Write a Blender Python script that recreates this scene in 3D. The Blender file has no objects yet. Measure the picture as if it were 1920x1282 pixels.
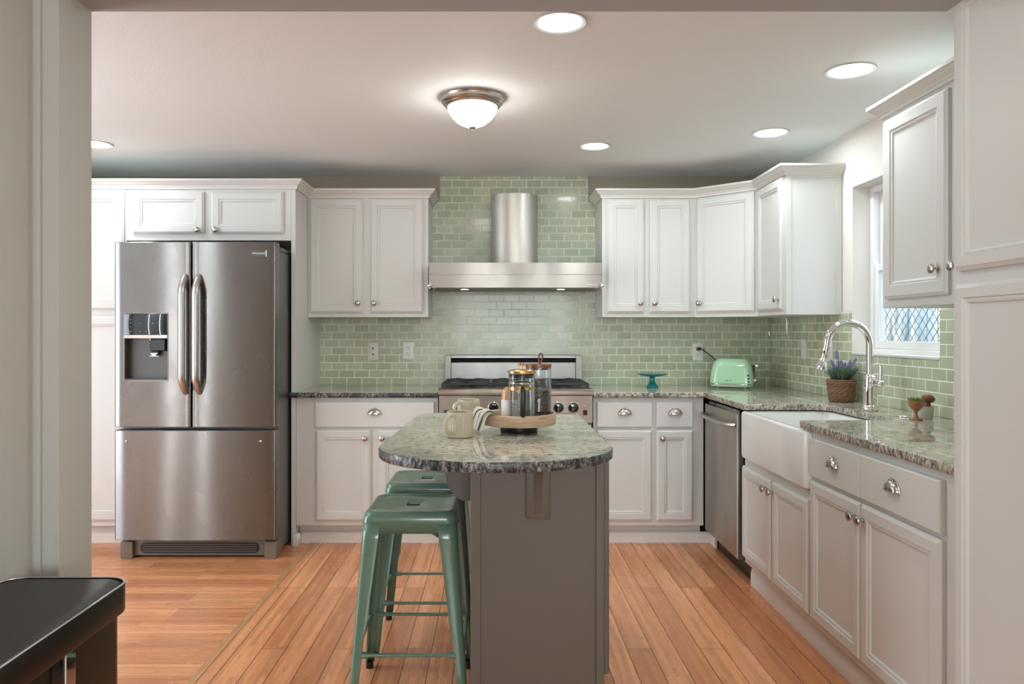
import bpy, bmesh, math, random
from mathutils import Vector, Matrix

random.seed(7)
S = bpy.context.scene
COL = S.collection
PI = math.pi
R = math.radians

# ------------------------------------------------------------------ camera
cam_d = bpy.data.cameras.new('camera')
cam = bpy.data.objects.new('camera', cam_d)
COL.objects.link(cam)
cam.location = (0, 0, 1.2725)
cam.rotation_euler = (R(90), 0, 0)
cam_d.sensor_width = 36
cam_d.lens = 1410 / 1920 * 36
cam_d.shift_x = 33 / 1920
cam_d.shift_y = -18 / 1920
cam_d.clip_start = 0.02
S.camera = cam

# ------------------------------------------------------------------ world, exposure
S.view_settings.view_transform = 'Standard'
S.view_settings.look = 'None'
S.view_settings.gamma = 1
S.view_settings.use_curve_mapping = False
S.view_settings.exposure = 0.93
S.cycles.use_denoising = True
S.cycles.max_bounces = 10
S.cycles.diffuse_bounces = 5
S.cycles.glossy_bounces = 5
S.cycles.transmission_bounces = 8
S.cycles.transparent_max_bounces = 12
S.cycles.sample_clamp_indirect = 6
S.cycles.caustics_reflective = False
S.cycles.caustics_refractive = False
W = bpy.data.worlds.new('sky')
S.world = W
W.use_nodes = True
W.node_tree.nodes['Background'].inputs[0].default_value = (0.86, 0.93, 1.0, 1)
W.node_tree.nodes['Background'].inputs[1].default_value = 1.7

# lamp strengths (the lamps themselves are built further down)
DOWNLIGHT = 50.0
DOWNLIGHT_ADDED = 30.0  # unseen lamps added in the front room ceiling
DOME = 14.0
HOOD_LAMP = 14.0
ADDED_WINDOW_FRONT = 48.0      # daylight of an unseen window behind the camera, added to light the rooms
UNSEEN_DOOR_LEFT = 17.0       # daylight added for an unseen glazed door, read off a bluish reflection


def area(name, loc, rot, sx, sy, power, color):
    l = bpy.data.lights.new(name, 'AREA')
    l.shape = 'RECTANGLE'
    l.size, l.size_y = sx, sy
    l.energy = power
    l.color = color
    o = bpy.data.objects.new(name, l)
    COL.objects.link(o)
    o.location = loc
    o.rotation_euler = rot
    return o


area('added_daylight_front', (0.35, -4.36, 1.45), (R(90), 0, 0), 2.2, 1.5, ADDED_WINDOW_FRONT, (0.82, 0.94, 1.0))
area('daylight_unseen_door', (-3.54, 2.62, 1.15), (0, R(-90), 0), 1.9, 0.8, UNSEEN_DOOR_LEFT, (0.72, 0.85, 1.0))


for dx in (-2.80, -2.39):      # added strip lamps that streak the fridge, framed as an invented glazed door
    area('fridge_streak_lamp', (dx, 2.035, 1.07), (R(90), 0, 0), 0.035, 1.9, 2.0, (0.90, 0.96, 1.0))
sun_d = bpy.data.lights.new('sun', 'SUN')
sun_d.energy = 2.2
sun_d.angle = R(2)
sun_d.color = (1.0, 0.95, 0.86)
sun = bpy.data.objects.new('sun', sun_d)
COL.objects.link(sun)
sun.location = (-4, 3, 8)
sun.rotation_euler = Vector((1.0, 0.35, -1.5)).to_track_quat('-Z', 'Y').to_euler()

# ------------------------------------------------------------------ materials
def lin(r, g, b):
    f = lambda c: ((c / 255) / 12.92) if c / 255 <= 0.04045 else (((c / 255) + 0.055) / 1.055) ** 2.4
    return (f(r), f(g), f(b), 1)


def mat(name, col=(0.8, 0.8, 0.8, 1), rough=0.5, metal=0.0, spec=0.5, **kw):
    m = bpy.data.materials.new(name)
    m.use_nodes = True
    p = m.node_tree.nodes['Principled BSDF']
    p.inputs['Base Color'].default_value = col if len(col) == 4 else (*col, 1)
    p.inputs['Roughness'].default_value = rough
    p.inputs['Metallic'].default_value = metal
    p.inputs['Specular IOR Level'].default_value = spec
    for k, v in kw.items():
        p.inputs[k.replace('_', ' ')].default_value = v
    return m


class NT:
    """small helper around one material's node tree"""
    def __init__(s, m):
        s.m = m
        s.t = m.node_tree
        s.p = s.t.nodes['Principled BSDF']

    def n(s, typ, **kw):
        x = s.t.nodes.new(typ)
        for k, v in kw.items():
            if k.startswith('i_'):
                x.inputs[k[2:].replace('_', ' ')].default_value = v
            else:
                setattr(x, k, v)
        return x

    def l(s, a, b):
        s.t.links.new(a, b)

    def coord(s, kind='Object', scale=(1, 1, 1), rot=(0, 0, 0), loc=(0, 0, 0)):
        if kind == 'Position':
            c = s.n('ShaderNodeNewGeometry').outputs['Position']
        else:
            c = s.n('ShaderNodeTexCoord').outputs[kind]
        mp = s.n('ShaderNodeMapping')
        mp.inputs['Scale'].default_value = scale
        mp.inputs['Rotation'].default_value = rot
        mp.inputs['Location'].default_value = loc
        s.l(c, mp.inputs['Vector'])
        return mp.outputs['Vector']

    def noise(s, vec, scale, detail=3, rough=0.5, dist=0.0):
        x = s.n('ShaderNodeTexNoise')
        x.inputs['Scale'].default_value = scale
        x.inputs['Detail'].default_value = detail
        x.inputs['Roughness'].default_value = rough
        x.inputs['Distortion'].default_value = dist
        s.l(vec, x.inputs['Vector'])
        return x.outputs['Fac']

    def ramp(s, fac, stops, interp='LINEAR'):
        x = s.n('ShaderNodeValToRGB')
        e = x.color_ramp.elements
        x.color_ramp.interpolation = interp
        while len(e) < len(stops):
            e.new(0.5)
        for el, (pos, c) in zip(e, stops):
            el.position = pos
            el.color = c if len(c) == 4 else (*c, 1)
        s.l(fac, x.inputs['Fac'])
        return x.outputs['Color']

    def mix(s, fac, a, b, typ='MIX'):
        x = s.n('ShaderNodeMix', data_type='RGBA', blend_type=typ)
        for sock, v in ((x.inputs[0], fac), (x.inputs[6], a), (x.inputs[7], b)):
            if hasattr(v, 'is_linked'):
                s.l(v, sock)
            else:
                sock.default_value = v
        return x.outputs[2]

    def bump(s, height, strength=0.2, dist=0.002, normal=None):
        b = s.n('ShaderNodeBump')
        b.inputs['Strength'].default_value = strength
        b.inputs['Distance'].default_value = dist
        s.l(height, b.inputs['Height'])
        if normal:
            s.l(normal, b.inputs['Normal'])
        s.l(b.outputs['Normal'], s.p.inputs['Normal'])
        return b.outputs['Normal']

    def base(s, c):
        s.l(c, s.p.inputs['Base Color'])


def gray(v):
    return (v, v, v, 1)


M = {}
# painted cabinets
m = M['cabinet'] = mat('cabinet_white_paint', (0.67, 0.66, 0.63, 1), 0.38)
t = NT(m)
t.bump(t.noise(t.coord('Object', (60, 60, 6)), 4, 2), 0.05, 0.001)
m = M['island'] = mat('island_taupe_paint', (0.140, 0.120, 0.098, 1), 0.42)
t = NT(m)
t.bump(t.noise(t.coord('Object'), 60, 3), 0.06, 0.001)
t.base(t.mix(t.ramp(t.noise(t.coord('Object', (1, 1, 1)), 9, 5, 0.6), [(0.66, gray(0)), (0.72, gray(0.5))]),
             (0.140, 0.120, 0.098, 1), (0.135, 0.108, 0.085, 1)))


def wall_paint(name, col, scale=90, strength=0.25):
    m = mat(name, col, 0.75, spec=0.3)
    t = NT(m)
    v = t.coord('Position')
    t.bump(t.noise(v, scale, 4, 0.6), strength, 0.003)
    return m


M['ceiling'] = wall_paint('ceiling_white_texture', (0.885, 0.915, 0.92, 1), 75, 0.3)
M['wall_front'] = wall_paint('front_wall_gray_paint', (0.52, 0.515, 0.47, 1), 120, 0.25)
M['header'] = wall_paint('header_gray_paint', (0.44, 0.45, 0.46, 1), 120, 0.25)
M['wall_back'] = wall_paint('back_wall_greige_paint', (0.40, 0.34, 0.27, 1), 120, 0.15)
M['wall_side'] = wall_paint('side_wall_cream_paint', (0.80, 0.755, 0.70, 1), 60, 0.35)
M['trim'] = mat('trim_white_paint', (0.70, 0.675, 0.635, 1), 0.35)
M['trim_shade'] = mat('lamp_trim_paint', (0.62, 0.61, 0.60, 1), 0.5, spec=0.2)
m = M['baseboard'] = mat('baseboard_worn_paint', (0.74, 0.70, 0.65, 1), 0.45)
t = NT(m)
t.base(t.mix(t.ramp(t.noise(t.coord('Position', (1, 1, 4)), 14, 5, 0.65), [(0.62, gray(0)), (0.75, gray(0.6))]),
             (0.76, 0.72, 0.67, 1), (0.45, 0.38, 0.31, 1)))


# glass tile: u along the wall, v up
def tile_mat(name, along, u0):
    m = mat(name, (0.4, 0.5, 0.35, 1), 0.2, spec=0.42, Coat_Weight=0.1, Coat_Roughness=0.05)
    t = NT(m)
    g = t.n('ShaderNodeNewGeometry').outputs['Position']
    sp = t.n('ShaderNodeSeparateXYZ')
    t.l(g, sp.inputs[0])
    cb = t.n('ShaderNodeCombineXYZ')
    for i, (o, off) in enumerate(((along, u0), ('Z', -0.9135))):
        a = t.n('ShaderNodeMath', operation='ADD')
        t.l(sp.outputs[o], a.inputs[0])
        a.inputs[1].default_value = off
        t.l(a.outputs[0], cb.inputs[i])

    def brick(mortar, smooth):
        b = t.n('ShaderNodeTexBrick')
        b.offset = 0.5
        b.offset_frequency = 2
        b.inputs['Scale'].default_value = 1.0
        b.inputs['Brick Width'].default_value = 0.1018
        b.inputs['Row Height'].default_value = 0.0516
        b.inputs['Mortar Size'].default_value = mortar
        b.inputs['Mortar Smooth'].default_value = smooth
        b.inputs['Bias'].default_value = 0.0
        t.l(cb.outputs[0], b.inputs['Vector'])
        return b
    b = brick(0.0025, 0.1)
    b.inputs['Color1'].default_value = (0.40, 0.45, 0.28, 1)
    b.inputs['Color2'].default_value = (0.60, 0.60, 0.44, 1)
    b.inputs['Mortar'].default_value = (0.80, 0.80, 0.66, 1)
    n = t.noise(cb.outputs[0], 2.2, 2)
    c = t.mix(t.ramp(n, [(0.35, gray(0)), (0.65, gray(0.55))]), b.outputs['Color'], (0.48, 0.55, 0.42, 1))
    c2 = t.mix(b.outputs['Fac'], c, (0.92, 0.92, 0.80, 1))
    t.base(c2)
    b2 = brick(0.0042, 1.0)
    inv = t.n('ShaderNodeMath', operation='SUBTRACT')
    inv.inputs[0].default_value = 1.0
    t.l(b2.outputs['Fac'], inv.inputs[1])
    nm = t.bump(inv.outputs[0], 0.55, 0.002)
    bb = t.n('ShaderNodeBump')
    bb.inputs['Strength'].default_value = 0.12
    bb.inputs['Distance'].default_value = 0.004
    t.l(t.noise(cb.outputs[0], 16, 2), bb.inputs['Height'])
    t.l(nm, bb.inputs['Normal'])
    t.l(bb.outputs['Normal'], t.p.inputs['Normal'])
    rr = t.n('ShaderNodeMapRange')
    rr.inputs['To Min'].default_value = 0.24
    rr.inputs['To Max'].default_value = 0.75
    t.l(b.outputs['Fac'], rr.inputs['Value'])
    t.l(rr.outputs[0], t.p.inputs['Roughness'])
    cw = t.n('ShaderNodeMapRange')
    cw.inputs['To Min'].default_value = 0.12
    cw.inputs['To Max'].default_value = 0.0
    t.l(b.outputs['Fac'], cw.inputs['Value'])
    t.l(cw.outputs[0], t.p.inputs['Coat Weight'])
    return m


M['tile_back'] = tile_mat('green_glass_tile', 'X', 1.155)
M['tile_side'] = tile_mat('green_glass_tile_side', 'Y', 0.03)


# bamboo floor planks
def plank_mat(name, rotz, gap, dark):
    m = mat(name, (0.6, 0.3, 0.13, 1), 0.26, spec=0.5)
    t = NT(m)
    v = t.coord('Position', rot=(0, 0, rotz), loc=(0.3, 0.055, 0))
    b = t.n('ShaderNodeTexBrick')
    b.offset = 0.37
    b.offset_frequency = 3
    b.inputs['Scale'].default_value = 1.0
    b.inputs['Brick Width'].default_value = 1.15
    b.inputs['Row Height'].default_value = 0.098
    b.inputs['Mortar Size'].default_value = gap
    b.inputs['Mortar Smooth'].default_value = 0.3
    b.inputs['Color1'].default_value = gray(0.0)
    b.inputs['Color2'].default_value = gray(1.0)
    b.inputs['Mortar'].default_value = gray(0.5)
    t.l(v, b.inputs['Vector'])
    tone = t.mix(b.outputs['Color'], (0.57, 0.212, 0.088, 1), (0.84, 0.375, 0.175, 1))
    b2 = t.n('ShaderNodeTexBrick')
    b2.offset = 0.43
    b2.inputs['Scale'].default_value = 1.0
    b2.inputs['Brick Width'].default_value = 0.62
    b2.inputs['Row Height'].default_value = 0.0196
    b2.inputs['Mortar Size'].default_value = 0.0
    b2.inputs['Color1'].default_value = gray(0.72)
    b2.inputs['Color2'].default_value = gray(1.12)
    t.l(v, b2.inputs['Vector'])
    tone = t.mix(0.8, tone, b2.outputs['Color'], 'MULTIPLY')
    st = t.n('ShaderNodeMapping')
    st.inputs['Scale'].default_value = (1.2, 46, 1)
    t.l(v, st.inputs['Vector'])
    g1 = t.noise(st.outputs[0], 1.6, 5, 0.65)
    tone = t.mix(t.ramp(g1, [(0.30, gray(0.5)), (0.55, gray(0))]), tone, (0.50, 0.185, 0.065, 1))
    tone = t.mix(t.ramp(g1, [(0.58, gray(0)), (0.80, gray(0.35))]), tone, (0.95, 0.55, 0.28, 1))
    kn = t.n('ShaderNodeMapping')
    kn.inputs['Scale'].default_value = (16, 62, 1)
    t.l(v, kn.inputs['Vector'])
    k = t.noise(kn.outputs[0], 1.0, 2, 0.5)
    tone = t.mix(t.ramp(k, [(0.65, gray(0)), (0.73, gray(0.6))]), tone, (0.34, 0.12, 0.04, 1))
    t.base(t.mix(b.outputs['Fac'], tone, dark))
    rr = t.n('ShaderNodeMapRange')
    rr.inputs['To Min'].default_value = 0.20
    rr.inputs['To Max'].default_value = 0.36
    t.l(g1, rr.inputs['Value'])
    t.l(rr.outputs[0], t.p.inputs['Roughness'])
    inv = t.n('ShaderNodeMath', operation='SUBTRACT')
    inv.inputs[0].default_value = 1
    t.l(b.outputs['Fac'], inv.inputs[1])
    t.bump(inv.outputs[0], 0.35, 0.0015)
    return m


M['floor'] = plank_mat('bamboo_planks_lengthwise', R(90), 0.0018, (0.10, 0.035, 0.012, 1))
M['floor_cross'] = plank_mat('bamboo_planks_crosswise', 0, 0.0007, (0.36, 0.15, 0.06, 1))
m = M['strip'] = mat('oak_strip', (0.55, 0.27, 0.12, 1), 0.3)
t = NT(m)
t.base(t.ramp(t.noise(t.coord('Position', (40, 2, 1)), 3, 4, 0.6, 1.0), [(0.3, (0.40, 0.18, 0.07, 1)), (0.7, (0.64, 0.35, 0.17, 1))]))

# granite
m = M['granite'] = mat('polished_granite', (0.4, 0.4, 0.33, 1), 0.02, spec=0.7)
t = NT(m)
v = t.coord('Position', (1.0, 3.2, 1.0))
big = t.noise(v, 2.1, 4, 0.55, 0.6)
v2 = t.coord('Position', (24, 30, 24))
mid = t.noise(v2, 1.6, 4, 0.65, 0.3)
v3 = t.coord('Position', (70, 60, 70))
fine = t.noise(v3, 2.2, 3, 0.6)
c = t.ramp(big, [(0.32, (0.36, 0.365, 0.31, 1)), (0.45, (0.54, 0.50, 0.415, 1)), (0.57, (0.66, 0.585, 0.475, 1)), (0.70, (0.48, 0.465, 0.40, 1))])
c = t.mix(t.ramp(mid, [(0.36, gray(0.9)), (0.49, gray(0))]), c, (0.13, 0.175, 0.14, 1))
c = t.mix(t.ramp(mid, [(0.56, gray(0)), (0.72, gray(0.4))]), c, (0.74, 0.70, 0.58, 1))
c = t.mix(t.ramp(fine, [(0.56, gray(0)), (0.68, gray(0.8))]), c, (0.09, 0.09, 0.075, 1))
t.base(c)
def edge_mat(name, stops, dark, lo, hi):
    m = mat(name, (0.2, 0.2, 0.2, 1), 0.22, spec=0.5)
    t = NT(m)
    v = t.coord('Position')
    band = t.noise(t.coord('Position', (1, 1, 0.4)), 13, 3, 0.6, 0.6)
    sp = t.noise(t.coord('Position', (1, 1, 0.7)), 75, 4, 0.75)
    c = t.ramp(sp, stops)
    c = t.mix(t.ramp(band, [(lo, gray(0)), (hi, gray(0.85))]), c, dark)
    t.base(c)
    t.bump(t.noise(v, 70, 3, 0.6), 0.6, 0.006)
    return m


M['granite_edge'] = edge_mat('chiselled_granite_edge', [(0.36, (0.05, 0.045, 0.04, 1)), (0.45, (0.24, 0.21, 0.165, 1)), (0.54, (0.46, 0.41, 0.33, 1)), (0.66, (0.68, 0.64, 0.56, 1))], (0.07, 0.07, 0.065, 1), 0.54, 0.68)
M['granite_edge_dark'] = edge_mat('chiselled_granite_edge_dark', [(0.38, (0.012, 0.013, 0.014, 1)), (0.47, (0.075, 0.078, 0.08, 1)), (0.55, (0.22, 0.22, 0.215, 1)), (0.66, (0.52, 0.50, 0.47, 1))], (0.022, 0.026, 0.030, 1), 0.40, 0.56)


# stainless steel
def steel(name, col, rough, aniso=0.75, wav=0.0, wavscale=3.0, rot=0.25, axis='Z'):
    m = mat(name, col, rough, 1.0)
    t = NT(m)
    t.p.inputs['Anisotropic'].default_value = aniso
    t.p.inputs['Anisotropic Rotation'].default_value = rot
    tg = t.n('ShaderNodeTangent', direction_type='RADIAL', axis=axis)
    t.l(tg.outputs[0], t.p.inputs['Tangent'])
    br = t.noise(t.coord('Position', (1, 1, 260)), 3.0, 3, 0.7)
    sm = t.noise(t.coord('Position', (1, 1, 0.6)), 5.0, 3, 0.55, 0.8)
    a = t.n('ShaderNodeMapRange')
    a.inputs['To Min'].default_value = rough * 0.8
    a.inputs['To Max'].default_value = rough * 1.3
    t.l(sm, a.inputs['Value'])
    t.l(a.outputs[0], t.p.inputs['Roughness'])
    k = t.mix(t.ramp(sm, [(0.35, gray(0)), (0.70, gray(0.35))]), (*col[:3], 1), (col[0] * 0.72, col[1] * 0.70, col[2] * 0.68, 1))
    k = t.mix(t.ramp(br, [(0.3, gray(0.10)), (0.7, gray(0))]), k, (col[0] * 0.8, col[1] * 0.8, col[2] * 0.8, 1))
    t.base(k)
    if wav:
        t.bump(t.noise(t.coord('Position', (1, 1, 0.45)), wavscale, 1, 0.4), wav, 0.03)
    return m


M['steel'] = steel('brushed_steel', (0.56, 0.53, 0.50, 1), 0.40, 0.92)
M['steel_fridge'] = steel('fridge_steel', (0.24, 0.232, 0.225, 1), 0.26, 1.0, 0.10, 2.2)
M['steel_guard'] = steel('backguard_steel', (0.40, 0.385, 0.365, 1), 0.36, 0.9)
M['steel_range'] = steel('range_steel', (0.31, 0.262, 0.22, 1), 0.36, 0.9)
M['steel_hood'] = steel('hood_steel', (0.50, 0.47, 0.43, 1), 0.42, 0.92)
M['steel_duct'] = steel('duct_steel', (0.62, 0.59, 0.54, 1), 0.46, 0.45)
M['steel_dw'] = steel('dishwasher_steel', (0.52, 0.47, 0.42, 1), 0.36, 0.9)
M['steel_dark'] = mat('dark_steel', (0.20, 0.20, 0.195, 1), 0.4, 0.8)
M['handle_steel'] = mat('handle_steel', (0.56, 0.55, 0.54, 1), 0.28, 1.0)
M['nickel'] = mat('brushed_nickel', (0.50, 0.46, 0.42, 1), 0.24, 1.0)
M['chrome'] = mat('chrome', (0.86, 0.86, 0.87, 1), 0.05, 1.0)
M['brass'] = mat('brass', (0.80, 0.55, 0.22, 1), 0.16, 1.0)
M['copper'] = mat('rose_brass', (0.66, 0.36, 0.20, 1), 0.2, 1.0)
M['black'] = mat('black_plastic', (0.012, 0.012, 0.013, 1), 0.3)
M['black_gloss'] = mat('black_glass', (0.010, 0.012, 0.015, 1), 0.04, spec=0.7)
M['black_gap'] = mat('gap_black', (0.010, 0.010, 0.010, 1), 0.8)  # near-black fill, paints the dark inside of the gap and the slot
M['cavity'] = mat('dispenser_gray', (0.085, 0.08, 0.075, 1), 0.22)
M['grille'] = mat('grille_taupe', (0.17, 0.145, 0.12, 1), 0.45)
M['iron'] = mat('cast_iron', (0.018, 0.019, 0.021, 1), 0.42)
M['white_plastic'] = mat('outlet_white', (0.80, 0.78, 0.74, 1), 0.3)
M['ivory'] = mat('phone_plate_ivory', (0.72, 0.68, 0.60, 1), 0.35)
M['slot'] = mat('slot_dark', (0.03, 0.03, 0.03, 1), 0.5)
M['sink'] = mat('fireclay_white', (0.82, 0.81, 0.79, 1), 0.08, spec=0.6)
M['vinyl'] = mat('window_vinyl', (0.85, 0.85, 0.84, 1), 0.3)
M['stool'] = mat('stool_green_enamel', (0.125, 0.225, 0.165, 1), 0.20, spec=0.6, Coat_Weight=0.4, Coat_Roughness=0.08)
M['can'] = steel('black_stainless', (0.105, 0.092, 0.080, 1), 0.30, 0.5)
M['can_lid'] = mat('can_lid', (0.040, 0.037, 0.034, 1), 0.38, 0.35)
M['mug'] = mat('mug_glaze', (0.50, 0.44, 0.32, 1), 0.35)
M['mug_in'] = mat('mug_inside', (0.46, 0.39, 0.26, 1), 0.35)
m = M['tray'] = mat('acacia_tray', (0.52, 0.36, 0.23, 1), 0.45)
t = NT(m)
t.base(t.ramp(t.noise(t.coord('Object', (2, 2, 30)), 8, 5, 0.6, 0.4), [(0.3, (0.38, 0.23, 0.13, 1)), (0.55, (0.56, 0.39, 0.26, 1)), (0.75, (0.66, 0.52, 0.38, 1))]))
m = M['wood_dark'] = mat('walnut', (0.20, 0.085, 0.035, 1), 0.35)
t = NT(m)
t.base(t.ramp(t.noise(t.coord('Object', (3, 3, 14)), 9, 4, 0.6), [(0.3, (0.13, 0.05, 0.02, 1)), (0.7, (0.30, 0.13, 0.055, 1))]))
m = M['wood_mid'] = mat('turned_cherry', (0.36, 0.15, 0.055, 1), 0.38)
t = NT(m)
t.base(t.ramp(t.noise(t.coord('Object', (4, 4, 16)), 12, 4, 0.6), [(0.3, (0.26, 0.10, 0.035, 1)), (0.7, (0.44, 0.20, 0.08, 1))]))
M['leather'] = mat('leather', (0.16, 0.055, 0.025, 1), 0.5)
m = M['beans'] = mat('coffee_beans', (0.035, 0.018, 0.010, 1), 0.35)
t = NT(m)
vo = t.n('ShaderNodeTexVoronoi')
vo.inputs['Scale'].default_value = 170
t.l(t.coord('Object', (1, 1, 1.4)), vo.inputs['Vector'])
t.base(t.ramp(vo.outputs['Distance'], [(0.05, (0.24, 0.14, 0.09, 1)), (0.40, (0.085, 0.045, 0.028, 1)), (0.65, (0.012, 0.007, 0.005, 1))]))
t.bump(vo.outputs['Distance'], 0.9, -0.004)
M['teal_glass'] = mat('teal_glass', (0.03, 0.42, 0.44, 1), 0.04, spec=0.7, Transmission_Weight=0.55, IOR=1.45)
M['amber'] = mat('amber_bottle', (0.62, 0.33, 0.17, 1), 0.12, spec=0.6, Coat_Weight=0.5)
M['paper'] = mat('paper_label', (0.80, 0.78, 0.75, 1), 0.6)
M['print'] = mat('label_ink', (0.10, 0.09, 0.08, 1), 0.6)
M['linen'] = mat('linen_cream', (0.62, 0.54, 0.42, 1), 0.85)
M['linen_white'] = mat('linen_white', (0.74, 0.70, 0.64, 1), 0.85)
M['linen_green'] = mat('linen_green', (0.06, 0.085, 0.07, 1), 0.85)
M['mint'] = mat('mint_enamel', (0.43, 0.68, 0.45, 1), 0.12, spec=0.6, Coat_Weight=0.6)
m = M['basket'] = mat('seagrass', (0.26, 0.14, 0.07, 1), 0.75)
t = NT(m)
t.base(t.ramp(t.noise(t.coord('Object', (60, 60, 220)), 1.5, 4, 0.7), [(0.3, (0.12, 0.055, 0.025, 1)), (0.7, (0.42, 0.25, 0.14, 1))]))
M['leaf'] = mat('lavender_leaf', (0.13, 0.20, 0.13, 1), 0.6)
M['leaf_lite'] = mat('sprig_leaf', (0.20, 0.25, 0.06, 1), 0.6)
M['lavender'] = mat('lavender_bloom', (0.27, 0.23, 0.47, 1), 0.7)
M['ceramic'] = mat('speckled_cup', (0.52, 0.50, 0.45, 1), 0.3)
M['bamboo_fence'] = mat('pale_reed', (0.72, 0.66, 0.53, 1), 0.7)
M['fence_blue'] = mat('weathered_board', (0.36, 0.43, 0.43, 1), 0.8)
M['wire'] = mat('blue_wire', (0.12, 0.28, 0.52, 1), 0.5)
M['yard'] = mat('yard_gravel', (0.40, 0.38, 0.33, 1), 0.9)
M['badge'] = mat('badge_gray', (0.10, 0.10, 0.10, 1), 0.3, 0.6)
M['silver_ink'] = mat('silver_ink', (0.72, 0.72, 0.70, 1), 0.35, 0.5)
M['gray_ink'] = mat('gray_ink', (0.40, 0.40, 0.38, 1), 0.4)


def emit(name, col, strength):
    m = mat(name, col, 0.4)
    p = m.node_tree.nodes['Principled BSDF']
    p.inputs['Emission Color'].default_value = col
    p.inputs['Emission Strength'].default_value = strength
    return m


M['lamp_disc'] = emit('downlight_diffuser', (0.85, 0.975, 0.99, 1), DOWNLIGHT)
M['lamp_disc_added'] = emit('added_downlight_diffuser', (0.85, 0.975, 0.99, 1), DOWNLIGHT_ADDED)
M['lamp_dome'] = emit('dome_glass', (1.0, 0.985, 0.93, 1), DOME)
M['lamp_hood'] = emit('hood_lamp', (0.93, 0.97, 1.0, 1), HOOD_LAMP)

# pane: clear sheet glass (see-through with a Fresnel reflection)
def sheet_glass(name, tint, edge=0.55):
    m = bpy.data.materials.new(name)
    m.use_nodes = True
    nt = m.node_tree
    nt.nodes.remove(nt.nodes['Principled BSDF'])
    tr = nt.nodes.new('ShaderNodeBsdfTransparent')
    tr.inputs[0].default_value = tint
    gl = nt.nodes.new('ShaderNodeBsdfGlossy')
    gl.inputs['Roughness'].default_value = 0.02
    lw = nt.nodes.new('ShaderNodeLayerWeight')
    lw.inputs['Blend'].default_value = 0.5
    pw = nt.nodes.new('ShaderNodeMath')
    pw.operation = 'POWER'
    pw.inputs[1].default_value = 3.0
    nt.links.new(lw.outputs['Facing'], pw.inputs[0])
    mr = nt.nodes.new('ShaderNodeMapRange')
    mr.inputs['To Min'].default_value = 0.04
    mr.inputs['To Max'].default_value = edge
    nt.links.new(pw.outputs[0], mr.inputs['Value'])
    mx = nt.nodes.new('ShaderNodeMixShader')
    nt.links.new(mr.outputs[0], mx.inputs[0])
    nt.links.new(tr.outputs[0], mx.inputs[1])
    nt.links.new(gl.outputs[0], mx.inputs[2])
    nt.links.new(mx.outputs[0], nt.nodes['Material Output'].inputs[0])
    return m


M['pane'] = sheet_glass('window_glass', (0.96, 0.98, 1.0, 1), 0.5)
M['glass'] = sheet_glass('clear_glass', (0.95, 0.97, 0.97, 1), 0.8)


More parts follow.
